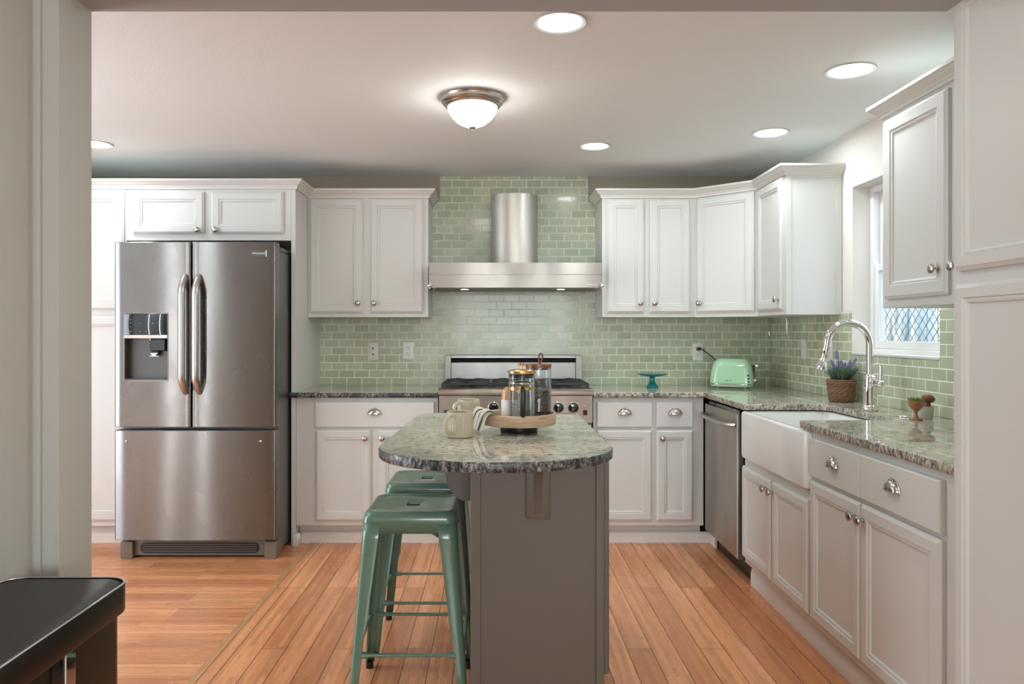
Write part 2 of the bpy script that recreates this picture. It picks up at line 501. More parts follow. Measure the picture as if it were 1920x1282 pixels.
# ------------------------------------------------------------------ mesh helpers
class MB:
    def __init__(s):
        s.bm = bmesh.new()
        s.mi = 0

    def _face(s, vs):
        try:
            f = s.bm.faces.new(vs)
            f.material_index = s.mi
            return f
        except ValueError:
            return None

    def box(s, x0, x1, y0, y1, z0, z1, bev=0.0, seg=1, mtx=None):
        b = bmesh.new()
        bmesh.ops.create_cube(b, size=1)
        for v in b.verts:
            v.co = Vector(((x0 + x1) / 2 + v.co.x * (x1 - x0), (y0 + y1) / 2 + v.co.y * (y1 - y0), (z0 + z1) / 2 + v.co.z * (z1 - z0)))
        if bev > 0:
            bmesh.ops.bevel(b, geom=list(b.edges), offset=bev, segments=seg, profile=0.6, affect='EDGES', clamp_overlap=True)
        s.merge(b, mtx)
        return s

    def merge(s, b, mtx=None):
        if mtx is not None:
            bmesh.ops.transform(b, matrix=mtx, verts=b.verts)
        mp = {}
        for v in b.verts:
            mp[v] = s.bm.verts.new(v.co)
        for f in b.faces:
            s._face([mp[v] for v in f.verts])
        b.free()
        return s

    def loops(s, rings, cap0=True, cap1=True, closed=True):
        """rings: lists of 3D points of the same count, bridged in order"""
        vr = [[s.bm.verts.new(p) for p in r] for r in rings]
        n = len(vr[0])
        for a, b in zip(vr, vr[1:]):
            for i in range(n if closed else n - 1):
                j = (i + 1) % n
                s._face([a[i], a[j], b[j], b[i]])
        if cap0:
            s._face(list(reversed(vr[0])))
        if cap1:
            s._face(vr[-1])
        return s

    def lathe(s, prof, seg=32, loc=(0, 0, 0), axis='Z', mtx=None, mod=None, cap0=False, cap1=False):
        """prof: (radius, height) pairs; radius 0 closes to a point"""
        L = Vector(loc)

        def pt(r, h, a):
            if mod:
                r = mod(r, h, a)
            x, y = r * math.cos(a), r * math.sin(a)
            if axis == 'Z':
                p = Vector((x, y, h))
            elif axis == '-Y':
                p = Vector((x, -h, y))
            elif axis == '-X':
                p = Vector((-h, -x, y))
            elif axis == 'X':
                p = Vector((h, x, y))
            if mtx is not None:
                p = mtx @ p
            return p + L
        prev = None
        for k, (r, h) in enumerate(prof):
            if r <= 1e-6:
                cur = [s.bm.verts.new(pt(0, h, 0))]
            else:
                cur = [s.bm.verts.new(pt(r, h, 2 * PI * i / seg)) for i in range(seg)]
            if prev is not None:
                if len(prev) == 1 and len(cur) > 1:
                    for i in range(seg):
                        s._face([prev[0], cur[(i + 1) % seg], cur[i]])
                elif len(cur) == 1 and len(prev) > 1:
                    for i in range(seg):
                        s._face([prev[i], prev[(i + 1) % seg], cur[0]])
                elif len(cur) > 1:
                    for i in range(seg):
                        j = (i + 1) % seg
                        s._face([prev[i], prev[j], cur[j], cur[i]])
            elif cap0 and len(cur) > 1:
                s._face(list(reversed(cur)))
            prev = cur
        if cap1 and len(prev) > 1:
            s._face(prev)
        return s

    def tube(s, pts, r, seg=10, cap=True, flat=1.0):
        """a round bar along pts; r a number or one per point; flat squeezes it along its second normal"""
        pts = [Vector(p) for p in pts]
        rs = r if isinstance(r, (list, tuple)) else [r] * len(pts)
        rings = []
        up = None
        for i, p in enumerate(pts):
            a = pts[max(i - 1, 0)]
            b = pts[min(i + 1, len(pts) - 1)]
            d = (b - a).normalized()
            if up is None:
                up = Vector((0, 0, 1)) if abs(d.z) < 0.9 else Vector((1, 0, 0))
            n1 = d.cross(up).normalized()
            n2 = n1.cross(d).normalized()
            up = n2
            rings.append([p + (n1 * math.cos(2 * PI * k / seg) + n2 * flat * math.sin(2 * PI * k / seg)) * rs[i] for k in range(seg)])
        s.loops(rings, cap, cap)
        return s

    def prism(s, poly, axis, h0, h1, side_mi=None, bev=0.0):
        """poly: 2D outline; axis Z -> (x,y), axis Y -> (x,z), axis X -> (y,z)"""
        def P(a, b, h):
            return {'Z': (a, b, h), 'Y': (a, h, b), 'X': (h, a, b)}[axis]
        lo = [s.bm.verts.new(P(a, b, h0)) for a, b in poly]
        hi = [s.bm.verts.new(P(a, b, h1)) for a, b in poly]
        s._face(list(reversed(lo)))
        s._face(hi)
        k = s.mi
        if side_mi is not None:
            s.mi = side_mi
        n = len(poly)
        for i in range(n):
            j = (i + 1) % n
            s._face([lo[i], lo[j], hi[j], hi[i]])
        s.mi = k
        return s

    def ball(s, c, r, sub=1, sc=(1, 1, 1)):
        b = bmesh.new()
        bmesh.ops.create_icosphere(b, subdivisions=sub, radius=r)
        for v in b.verts:
            v.co = Vector((v.co.x * sc[0] + c[0], v.co.y * sc[1] + c[1], v.co.z * sc[2] + c[2]))
        return s.merge(b)

    def mesh(s, name, mats, smooth=True, ang=38):
        bm = s.bm
        bmesh.ops.recalc_face_normals(bm, faces=bm.faces)
        if smooth:
            lim = R(ang)
            for f in bm.faces:
                f.smooth = True
            for e in bm.edges:
                if len(e.link_faces) == 2:
                    if e.calc_face_angle(0) > lim:
                        e.smooth = False
        me = bpy.data.meshes.new(name)
        bm.to_mesh(me)
        bm.free()
        for k in (mats if isinstance(mats, (list, tuple)) else [mats]):
            me.materials.append(M[k] if isinstance(k, str) else k)
        return me

    def build(s, name, mats, parent=None, loc=None, smooth=True, ang=38):
        return link(name, s.mesh(name, mats, smooth, ang), parent, loc)


def link(name, me, parent=None, loc=None):
    o = bpy.data.objects.new(name, me)
    COL.objects.link(o)
    if parent is not None:
        o.parent = parent
    if loc is not None:
        o.location = loc
    return o


def tag(o, label, cat, group=None, kind=None):
    o['label'] = label
    o['category'] = cat
    if group:
        o['group'] = group
    if kind:
        o['kind'] = kind
    return o


def thing(name, label, cat, loc=(0, 0, 0), rz=0.0, group=None):
    o = bpy.data.objects.new(name, None)
    COL.objects.link(o)
    o.location = loc
    o.rotation_euler = (0, 0, rz)
    o.empty_display_size = 0.05
    return tag(o, label, cat, group)


def struct(o):
    o['kind'] = 'structure'
    return o


def copy_tree(o, parent=None):
    c = o.copy()
    COL.objects.link(c)
    if parent is not None:
        c.parent = parent
    for ch in list(o.children):
        copy_tree(ch, c)
    return c


def text_mesh(name, body, size, mname, parent, loc, rot=(R(90), 0, 0), depth=0.0006):
    cu = bpy.data.curves.new(name, 'FONT')
    cu.body = body
    cu.size = size
    cu.extrude = depth
    cu.align_x = 'CENTER'
    cu.align_y = 'CENTER'
    tmp = bpy.data.objects.new(name + '_tmp', cu)
    COL.objects.link(tmp)
    dg = bpy.context.evaluated_depsgraph_get()
    me = bpy.data.meshes.new_from_object(tmp.evaluated_get(dg))
    COL.objects.unlink(tmp)
    bpy.data.objects.remove(tmp)
    me.materials.clear()
    me.materials.append(M[mname])
    o = link(name, me, parent, loc)
    o.rotation_euler = rot
    return o


def rrect(cx, cy, hx, hy, r, n=5):
    """rounded rectangle outline, counter-clockwise"""
    out = []
    for sx, sy, a0 in ((1, 1, 0), (-1, 1, 90), (-1, -1, 180), (1, -1, 270)):
        for i in range(n + 1):
            a = R(a0 + 90 * i / n)
            out.append((cx + sx * (hx - r) + r * math.cos(a), cy + sy * (hy - r) + r * math.sin(a)))
    return out


# ------------------------------------------------------------------ the room
YB = 5.116      # back wall
XR = 1.887      # right wall
ZC = 2.332      # kitchen ceiling
XL = -3.6

b = MB()
b.box(-1.112, 2.05, -4.5, YB + 0.1, -0.06, 0)
b.mi = 1
b.box(XL - 0.1, -1.112, 1.8, YB + 0.1, -0.06, 0)
struct(b.build('floor', ['floor', 'floor_cross'], smooth=False))
struct(MB().box(-1.116, -1.087, 2.03, 4.545, -0.004, 0.0025, 0.001).build('trim_4', 'strip'))
struct(MB().box(XL - 0.1, 2.05, 2.02, YB + 0.1, ZC, ZC + 0.12).build('ceiling', 'ceiling', smooth=False))
struct(MB().box(-1.24, 2.05, -4.5, 1.865, 2.44, 2.56).build('ceiling_front', 'ceiling', smooth=False))
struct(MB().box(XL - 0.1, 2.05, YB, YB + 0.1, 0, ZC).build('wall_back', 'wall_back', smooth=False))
# right wall with the window hole
WY0, WY1, WZ0, WZ1 = 3.175, 3.962, 1.155, 2.037
b = MB()
b.box(XR, 2.05, -4.5, WY0, 0, 2.44)
b.box(XR, 2.05, WY1, YB, 0, ZC)
b.box(XR, 2.05, WY0, WY1, 0, WZ0)
b.box(XR, 2.05, WY0, WY1, WZ1, ZC)
struct(b.build('wall_right', 'wall_side', smooth=False))
# left kitchen wall with an unseen glazed door added to let daylight in
b = MB()
b.box(XL - 0.1, XL, 1.865, 2.12, 0, ZC)
b.box(XL - 0.1, XL, 3.12, YB, 0, ZC)
b.box(XL - 0.1, XL, 2.12, 3.12, 2.15, ZC)
struct(b.build('wall_left', 'wall_side', smooth=False))
b = MB()
b.box(XL - 0.08, XL - 0.02, 2.12, 2.19, 0, 2.15)
b.box(XL - 0.08, XL - 0.02, 3.05, 3.12, 0, 2.15)
b.box(XL - 0.08, XL - 0.02, 2.19, 3.05, 2.07, 2.15)
b.box(XL - 0.08, XL - 0.02, 2.19, 3.05, 0, 0.15)
struct(b.build('unseen_door_1', 'vinyl', smooth=False))
# partition with the wide opening: wall part, stub jamb, header
b = MB()
b.box(XL - 0.1, -1.08, 1.865, 2.02, 0, 2.56, 0.006, 2)
struct(b.build('wall_partition', 'wall_front'))
b = MB()
for x0, x1 in ((-2.93, -2.84), (-2.76, -2.43), (-2.35, -2.26)):
    b.box(x0, x1, 2.018, 2.045, 0.0, 2.05, 0.003)
b.box(-2.93, -2.26, 2.018, 2.045, 2.05, 2.12, 0.003)
b.box(-2.84, -2.35, 2.018, 2.045, 0.0, 0.10, 0.003)
struct(b.build('added_door_2', 'vinyl'))  # unseen frame, invented around the strip lamps that streak the fridge
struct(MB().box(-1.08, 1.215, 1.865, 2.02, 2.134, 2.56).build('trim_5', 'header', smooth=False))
struct(MB().box(-1.26, -1.14, -4.5, 1.865, 0, 2.44).build('wall_front_left', 'wall_front', smooth=False))
struct(MB().box(-1.1415, -1.121, 1.856, 1.866, 0, 2.44, 0.004, 2).build('trim_6', 'wall_front'))
# front room end wall with an opening added for the unseen window light
b = MB()
b.box(-1.26, -0.75, -4.5, -4.38, 0, 2.44)
b.box(1.45, 2.05, -4.5, -4.38, 0, 2.44)
b.box(-0.75, 1.45, -4.5, -4.38, 0, 0.70)
b.box(-0.75, 1.45, -4.5, -4.38, 2.20, 2.44)
struct(b.build('wall_front', 'wall_front', smooth=False))

# glass tile backsplashes
b = MB()
b.prism([(-1.186, 0.915), (XR - 0.009, 0.915), (XR - 0.009, 1.3685), (0.69, 1.3685), (0.69, 2.12), (0.6386, 2.17), (0.6386, ZC), (-0.370, ZC),
         (-0.370, 2.17), (-0.424, 2.12), (-0.424, 1.3685), (-1.186, 1.3685)], 'Y', YB - 0.008, YB - 0.0005)
tag(b.build('backsplash', 'tile_back', smooth=False), 'pale green glass subway tile backsplash on the back wall behind the range hood', 'backsplash')
b = MB()
b.prism([(2.03, 0.915), (YB - 0.0085, 0.915), (YB - 0.0085, 1.3685), (3.972, 1.382), (3.972, 1.152), (3.172, 1.152), (3.172, 1.3685), (2.03, 1.3685)], 'X', XR - 0.008, XR - 0.0005)
tag(b.build('backsplash', 'tile_side', smooth=False), 'pale green glass subway tile backsplash under the window behind the faucet', 'backsplash')

# window
w = struct(thing('window_1', 'white vinyl single hung window above the farmhouse sink', 'window', (2.0, (WY0 + WY1) / 2, WZ0)))
del w['category']
hw = (WY1 - WY0) / 2
b = MB()
H = WZ1 - WZ0
for (y0, y1, z0, z1) in ((-hw, -hw + 0.035, 0, H), (hw - 0.035, hw, 0, H), (-hw + 0.035, hw - 0.035, H - 0.035, H), (-hw + 0.035, hw - 0.035, 0, 0.034)):
    b.box(-0.022, 0.04, y0, y1, z0, z1, 0.003)
b.build('window_frame', 'vinyl', w)
b = MB()
for (y0, y1, z0, z1) in ((-hw + 0.035, -hw + 0.068, 0.034, 0.468), (hw - 0.068, hw - 0.035, 0.034, 0.468), (-hw + 0.068, hw - 0.068, 0.434, 0.468), (-hw + 0.068, hw - 0.068, 0.034, 0.074)):
    b.box(-0.014, 0.012, y0, y1, z0, z1, 0.003)
b.build('lower_sash', 'vinyl', w)
b = MB()
for (y0, y1, z0, z1) in ((-hw + 0.035, -hw + 0.06, 0.45, H - 0.035), (hw - 0.06, hw - 0.035, 0.45, H - 0.035), (-hw + 0.06, hw - 0.06, 0.44, 0.465), (-hw + 0.06, hw - 0.06, H - 0.06, H - 0.035)):
    b.box(0.014, 0.036, y0, y1, z0, z1, 0.003)
b.build('upper_sash', 'vinyl', w)
MB().box(-0.003, 0.001, -hw + 0.068, hw - 0.068, 0.074, 0.434).build('lower_pane', 'pane', w)
MB().box(0.023, 0.027, -hw + 0.06, hw - 0.06, 0.465, H - 0.06).build('upper_pane', 'pane', w)
MB().box(-0.122, -0.022, -hw, hw, -0.001, 0.012, 0.004, 2).build('window_sill', 'trim', w)

# outside: ground, board fence with leaning reeds, wire mesh
struct(MB().box(2.05, 9, 0, 9, -0.2, -0.1).build('ground', 'yard', smooth=False))
fe = thing('board_fence', 'weathered blue gray board fence outside the window', 'fence', (3.1, 4.9, -0.1))
for i in range(16):
    y = -1.9 + i * 0.24
    MB().box(0, 0.025, y, y + 0.225, 0, 2.1, 0.004).build('board', 'fence_blue', fe)
MB().box(0.025, 0.07, -1.95, 2.0, 0.5, 0.6).box(0.025, 0.07, -1.95, 2.0, 1.6, 1.7).build('rail', 'fence_blue', fe)
b = MB()
rr = random.Random(3)
for i in range(46):
    y = -1.9 + i * 0.082 + rr.uniform(-0.02, 0.02)
    le = rr.uniform(-0.35, 0.42)
    b.tube([(-0.06 + rr.uniform(-0.02, 0.01), y, 0.1), (-0.06, y + le * 0.5, 1.1), (-0.05, y + le, 1.75 + rr.uniform(-0.2, 0.3))], [0.016, 0.014, 0.007], 6)
o = b.build('reeds', 'bamboo_fence')
o.location = (3.1, 4.9, -0.1)
tag(o, 'pale leaning reeds against the board fence outside', 'reeds', kind='stuff')
b = MB()
for i in range(-20, 50):
    for sg in (1, -1):
        y = -1.6 + i * 0.07
        y0, y1 = y, y + sg * 1.4
        b.tube([(0, y0, 0.5), (0, y1, 1.9)], 0.0024, 5)
o = b.build('wire_mesh', 'wire')
o.location = (2.45, 4.4, -0.1)
tag(o, 'blue diamond wire mesh screen just outside the window pane', 'wire mesh')
MB().box(-0.02, 0.02, -3.0, 3.3, 0.0, 0.5, 0.004).build('mesh_footing', 'fence_blue', o)


# ------------------------------------------------------------------ crown mouldings and baseboards
CROWN = [(0.0, 2.126), (0.010, 2.126), (0.010, 2.136), (0.015, 2.140), (0.017, 2.146), (0.026, 2.152), (0.034, 2.160), (0.038, 2.166),
         (0.043, 2.167), (0.045, 2.170), (0.045, 2.181), (0.0, 2.181)]


def sweep(name, path, prof, mname):
    P = [Vector((x, y)) for x, y in path]
    rings = []
    for i, p in enumerate(P):
        def nrm(a, c):
            d = (c - a).normalized()
            return Vector((d.y, -d.x))
        if i == 0:
            mv = nrm(P[0], P[1])
        elif i == len(P) - 1:
            mv = nrm(P[-2], P[-1])
        else:
            n1, n2 = nrm(P[i - 1], p), nrm(p, P[i + 1])
            mv = (n1 + n2) / (1 + n1.dot(n2))
        rings.append([(p.x + mv.x * e, p.y + mv.y * e, z) for e, z in prof])
    return struct(MB().loops(rings).build(name, mname, ang=25))


YF = 4.484     # front of the tall units and of the fridge panel
YU = 4.786     # front of the upper cabinet boxes
sweep('trim_1', [(-3.3, YF), (-1.185, YF), (-1.185, YU), (-0.421, YU), (-0.421, YB - 0.009)], CROWN, 'trim')
sweep('trim_2', [(0.685, YB - 0.009), (0.685, YU), (1.273, YU), (1.58, 4.506), (1.58, 4.08), (XR - 0.002, 4.08)], CROWN, 'trim')
sweep('trim_3', [(XR - 0.002, 3.015), (1.557, 3.015), (1.557, 2.025)], CROWN, 'trim')
BASEB = [(0, 0.0), (0.012, 0.0), (0.012, 0.046), (0.009, 0.052), (0.009, 0.058), (0.004, 0.065), (0, 0.066)]
sweep('baseboard_back_left', [(-1.168, 4.562), (-0.336, 4.562)], BASEB, 'baseboard')
sweep('baseboard_back_right', [(0.592, 4.562), (1.315, 4.562), (1.315, 4.44)], BASEB, 'baseboard')
sweep('baseboard_right', [(1.304, 3.79), (1.304, 2.03)], [(e, z * 1.35) for e, z in BASEB], 'baseboard')
sweep('baseboard_left', [(-3.3, 4.562), (-2.20, 4.562)], BASEB, 'baseboard')
# the broken corner piece of moulding at the foot of the fridge panel
b = MB()
b.box(-1.196, -1.180, 4.462, 4.482, 0, 0.068, 0.003)
b.box(-1.180, -1.168, 4.466, 4.56, 0, 0.066, 0.003)
b.box(-1.186, -1.158, 4.474, 4.505, 0.034, 0.075, 0.006)
struct(b.build('baseboard_corner', 'baseboard'))

# ------------------------------------------------------------------ cabinets
T = 0.020
KNOB = None
PULL = None


def knob_mesh():
    global KNOB
    if KNOB is None:
        b = MB()
        b.lathe([(0.0085, 0.0), (0.0085, 0.0018), (0.006, 0.0035), (0.0048, 0.009), (0.0052, 0.014), (0.009, 0.0165), (0.0165, 0.0195), (0.0178, 0.0225),
                 (0.0168, 0.0262), (0.012, 0.0295), (0.006, 0.031), (0, 0.0313)], 24, axis='-Y')
        KNOB = b.mesh('knob', 'nickel')
    return KNOB


def pull_mesh():
    global PULL
    if PULL is None:
        b = MB()
        w_, h_, d_ = 0.040, 0.034, 0.023
        # outer shell and inner shell of a quarter dome, open below
        for k, (w2, h2, d2) in enumerate(((w_, h_, d_), (w_ - 0.002, h_ - 0.002, d_ - 0.002))):
            rings = []
            for i in range(9):
                a = PI / 2 * i / 8            # 0 at the wall, 90 deg at the front lip
                ring = []
                for j in range(17):
                    ph = PI * j / 16
                    c = math.cos(ph)
                    z = math.sin(ph) * math.cos(a) * h2
                    y = -math.sin(a) * d2 * (math.sin(ph) ** 0.6 if math.sin(ph) > 0 else 0)
                    ring.append((c * w2, y, z))
                rings.append(ring)
            b.loops(rings, False, False, closed=False)
        b.tube([(math.cos(PI * j / 16) * (w_ + 0.001), -0.0015, math.sin(PI * j / 16) * (h_ + 0.001)) for j in range(17)], 0.0022, 6)
        b.tube([(-0.011, -0.006, 0.030), (0, -0.008, 0.036), (0.011, -0.006, 0.030)], [0.002, 0.005, 0.002], 8)
        b.tube([(-w_, -0.001, 0), (-0.036, -d_ * 0.55, 0), (-0.02, -d_ * 0.93, 0), (0, -d_, 0), (0.02, -d_ * 0.93, 0), (0.036, -d_ * 0.55, 0), (w_, -0.001, 0)], 0.0016, 6)
        PULL = b.mesh('cup_pull', 'nickel', ang=50)
    return PULL


def panel_bm(x0, x1, z0, z1, kind, stile=0.044, t=T):
    b = MB()
    if kind == 'door':
        L = [(0, -0.0005), (0, -t + 0.008), (0.004, -t + 0.006), (0.011, -t), (stile, -t), (stile + 0.0025, -t + 0.0045), (stile + 0.0085, -t + 0.0030),
             (stile + 0.0135, -t + 0.0045), (stile + 0.0165, -t + 0.0095)]
    else:
        L = [(0, -0.0005), (0, -t + 0.004), (0.004, -t)]
    rings = [[(x0 + i, y, z0 + i), (x1 - i, y, z0 + i), (x1 - i, y, z1 - i), (x0 + i, y, z1 - i)] for i, y in L]
    b.loops(rings)
    return b


def cabinet(name, label, loc, rz, w, d, h, fronts, kick=0.0, paint='cabinet', group=None, cat='cabinet', body=None):
    root = thing(name, label, cat, loc, rz, group)
    b = MB()
    if body:
        body(b)
    else:
        b.box(0, w, 0, d, kick, h, 0.0015)
        if kick:
            b.box(0.001, w - 0.001, 0.078, d, 0.001, kick + 0.002)
    b.build('cabinet_body', paint, root)
    for f in fronts:
        k = f['k']
        p = panel_bm(f['x'][0], f['x'][1], f['z'][0], f['z'][1], k, f.get('s', 0.044)).build(k, paint, root, ang=20)
        if 'knob' in f:
            link('knob', knob_mesh(), p, (f['knob'][0], -T, f['knob'][1]))
        if 'pull' in f:
            link('cup_pull', pull_mesh(), p, (f['pull'][0], -T, f['pull'][1]))
    return root


# upper cabinets, back wall
ZU = 1.369
cabinet('wall_cabinet', 'white two door wall cabinet between the fridge panel and the range hood', (-1.185, YU, ZU), 0, 0.764, 0.321, 0.762,
        [dict(k='door', x=(0.014, 0.348), z=(0.028, 0.750), knob=(0.322, 0.088)), dict(k='door', x=(0.397, 0.733), z=(0.028, 0.750), knob=(0.423, 0.088))])
cabinet('wall_cabinet', 'white two door wall cabinet on the window side of the range hood', (0.685, YU, ZU), 0, 0.588, 0.321, 0.762,
        [dict(k='door', x=(0.030, 0.266), z=(0.028, 0.750), knob=(0.238, 0.088)), dict(k='door', x=(0.302, 0.558), z=(0.028, 0.750), knob=(0.328, 0.088))])


def corner_body(b):
    # local frame: x along the diagonal face, y inward
    c = math.cos(R(-42.37)), math.sin(R(-42.37))
    pts = [(1.273, YU), (1.58, 4.506), (XR - 0.002, 4.506), (XR - 0.002, YB - 0.002), (1.273, YB - 0.002)]
    loc = []
    for x, y in pts:
        dx, dy = x - 1.273, y - YU
        loc.append((dx * c[0] + dy * c[1], -dx * c[1] + dy * c[0]))
    b.prism(loc, 'Z', 0, 0.762)


cabinet('corner_wall_cabinet', 'white single door corner wall cabinet set diagonally above the toaster', (1.273, YU, ZU), R(-42.37), 0.4155, 0.3, 0.762,
        [dict(k='door', x=(0.020, 0.394), z=(0.028, 0.750), knob=(0.048, 0.088))], body=corner_body)
# narrow cabinet on the right wall with a framed end panel
c3 = cabinet('wall_cabinet', 'narrow white wall cabinet with a plain end panel next to the window', (1.58, 4.506, ZU), R(-90), 0.426, 0.305, 0.762,
             [dict(k='door', x=(0.022, 0.402), z=(0.028, 0.750), knob=(0.370, 0.085))])
b = MB()
for (y0, y1, z0, z1) in ((0.0, 0.030, 0, 0.76), (0.272, 0.304, 0, 0.76), (0.030, 0.272, 0.742, 0.76)):
    b.box(0.426, 0.430, y0, y1, z0, z1, 0.001)
b.build('end_panel_frame', 'cabinet', c3)
# near wall cabinet on the right wall
cabinet('wall_cabinet', 'white wall cabinet hanging between the window and the tall foreground pantry', (1.557, 3.015, ZU), R(-90), 0.985, 0.328, 0.762,
        [dict(k='door', x=(0.038, 0.453), z=(0.034, 0.738), knob=(0.405, 0.125), s=0.05), dict(k='door', x=(0.486, 0.900), z=(0.034, 0.738), knob=(0.515, 0.125), s=0.05)])

# tall units on the left
cabinet('tall_pantry_cabinet', 'tall white pantry cabinet beside the fridge, partly behind the doorway wall', (-3.3, YF, 0), 0, 1.106, 0.628, 2.126,
        [dict(k='door', x=(0.03, 0.545), z=(1.408, 2.112)), dict(k='door', x=(0.03, 0.545), z=(0.152, 1.370)),
         dict(k='door', x=(0.560, 1.097), z=(1.408, 2.112), s=0.048), dict(k='door', x=(0.560, 1.097), z=(0.152, 1.370), s=0.048)], kick=0.118)
fc = cabinet('fridge_top_cabinet', 'white cabinet with two short doors above the stainless fridge', (-2.193, YF, 1.82), 0, 0.981, 0.628, 0.306,
             [dict(k='door', x=(0.042, 0.466), z=(0.040, 0.288), knob=(0.433, 0.060)), dict(k='door', x=(0.510, 0.938), z=(0.040, 0.288), knob=(0.540, 0.060))])
b = MB()
b.box(0.9812, 1.0078, 0, 0.626, -1.82, 0.306, 0.0015)
b.build('side_panel', 'cabinet', fc)

# base cabinets, back wall
ZD0, ZD1 = 0.149, 0.691
ZW0, ZW1 = 0.7074, 0.858
YBF = 4.495
cabinet('base_cabinet', 'white base cabinet with one wide drawer between the fridge and the range', (-1.184, YBF, 0), 0, 0.848, 0.612, 0.884,
        [dict(k='drawer', x=(0.115, 0.826), z=(ZW0, ZW1), pull=(0.470, 0.786)),
         dict(k='door', x=(0.117, 0.447), z=(ZD0, ZD1), knob=(0.415, 0.643)), dict(k='door', x=(0.494, 0.826), z=(ZD0, ZD1), knob=(0.517, 0.643))], kick=0.1185)
cabinet('base_cabinet', 'white base cabinet with two drawers between the range and the dishwasher', (0.590, YBF, 0), 0, 0.660, 0.612, 0.884,
        [dict(k='drawer', x=(0.021, 0.350), z=(ZW0, ZW1), pull=(0.185, 0.786)), dict(k='drawer', x=(0.376, 0.592), z=(ZW0, ZW1), pull=(0.485, 0.786)),
         dict(k='door', x=(0.021, 0.350), z=(ZD0, ZD1), knob=(0.048, 0.643)), dict(k='door', x=(0.376, 0.595), z=(ZD0, ZD1), knob=(0.408, 0.643))], kick=0.1185)


# right run: sink base and drawer base
def sink_base(b):
    b.box(0, 0.805, 0, 0.60, 0.1185, 0.640, 0.0015)
    b.box(0.0, 0.805, 0.45, 0.60, 0.60, 0.884)
    b.box(0.001, 0.804, 0.058, 0.60, 0.001, 0.12)


cabinet('sink_base_cabinet', 'low white two door cabinet under the farmhouse sink', (1.262, 3.788, 0), R(-90), 0.805, 0.60, 0.884,
        [dict(k='door', x=(0.006, 0.392), z=(ZD0, 0.605), knob=(0.352, 0.560), s=0.04), dict(k='door', x=(0.412, 0.798), z=(ZD0, 0.605), knob=(0.430, 0.560), s=0.04)], body=sink_base)


def near_base(b):
    b.box(0, 0.952, 0, 0.60, 0.1185, 0.884, 0.0015)
    b.box(0.001, 0.951, 0.058, 0.60, 0.001, 0.12)


cabinet('base_cabinet', 'white base cabinet with two drawers over two doors under the near counter', (1.262, 2.982, 0), R(-90), 0.952, 0.60, 0.884,
        [dict(k='drawer', x=(0.012, 0.4205), z=(ZW0, ZW1), pull=(0.225, 0.780)), dict(k='drawer', x=(0.4235, 0.882), z=(ZW0, ZW1), pull=(0.640, 0.780)),
         dict(k='door', x=(0.012, 0.4185), z=(ZD0, ZD1), knob=(0.392, 0.640)), dict(k='door', x=(0.4255, 0.882), z=(ZD0, ZD1), knob=(0.450, 0.640))], body=near_base)
# foreground pantry
cabinet('tall_pantry_cabinet', 'tall white pantry cabinet standing in the foreground at the end of the near counter', (1.235, 2.022, 0), R(-90), 1.05, 0.645, 2.40,
        [dict(k='door', x=(0.030, 0.52), z=(1.434, 2.165), s=0.036), dict(k='door', x=(0.030, 0.52), z=(0.15, 1.399), s=0.036),
         dict(k='door', x=(0.535, 1.02), z=(1.434, 2.165), s=0.036), dict(k='door', x=(0.535, 1.02), z=(0.15, 1.399), s=0.036)], kick=0.118)

# ------------------------------------------------------------------ countertops
ZT0, ZT1 = 0.885, 0.915


def slab(name, label, poly, z0=ZT0, z1=ZT1, wobble=0.0, edge='granite_edge'):
    b = MB()
    # subdivide the outline a little so that the chiselled edge can wander
    pts = []
    rr = random.Random(5)
    n = len(poly)
    for i in range(n):
        a, c = Vector(poly[i]), Vector(poly[(i + 1) % n])
        k = max(1, int((c - a).length / 0.03)) if wobble else 1
        for j in range(k):
            pts.append(tuple(a + (c - a) * j / k))
    rings = []
    area2 = sum(pts[i][0] * pts[(i + 1) % len(pts)][1] - pts[(i + 1) % len(pts)][0] * pts[i][1] for i in range(len(pts)))
    sgn = 1 if area2 > 0 else -1
    m_ = len(pts)
    nr = []
    for i in range(m_):
        d = (Vector(pts[(i + 1) % m_]) - Vector(pts[i - 1]))
        d.normalize()
        nr.append(Vector((d.y, -d.x)) * sgn)
    prof = [(0.004, z0), (0.0, z0 + 0.004), (0.0, z0 + 0.015), (0.0, z1 - 0.004), (0.0015, z1 - 0.001), (0.004, z1)]
    for e, z in prof:
        ring = []
        for p, q in zip(pts, nr):
            jw = rr.uniform(-wobble, wobble) if z < z1 - 0.002 else 0
            ring.append((p[0] - q.x * (e + jw), p[1] - q.y * (e + jw), z))
        rings.append(ring)
    b.mi = 1
    b.loops(rings, True, False)
    b.mi = 0
    top = [v for v in b.bm.verts if abs(v.co.z - z1) < 1e-6]
    b._face(top)
    me = b.mesh(name, ['granite', edge], ang=50)
    for p in me.polygons:
        if len(p.vertices) > 4:
            p.use_smooth = False
    return tag(link(name, me), label, 'countertop')


slab('countertop', 'granite countertop between the fridge panel and the range',
     [(-1.215, 4.455), (-0.335, 4.455), (-0.335, 5.106), (-1.1845, 5.106), (-1.1845, 4.482), (-1.215, 4.482)], wobble=0.0008, edge='granite_edge_dark')


def arc(cx, cy, r, a0, a1, n=6):
    return [(cx + r * math.cos(R(a0 + (a1 - a0) * i / n)), cy + r * math.sin(R(a0 + (a1 - a0) * i / n))) for i in range(n + 1)]


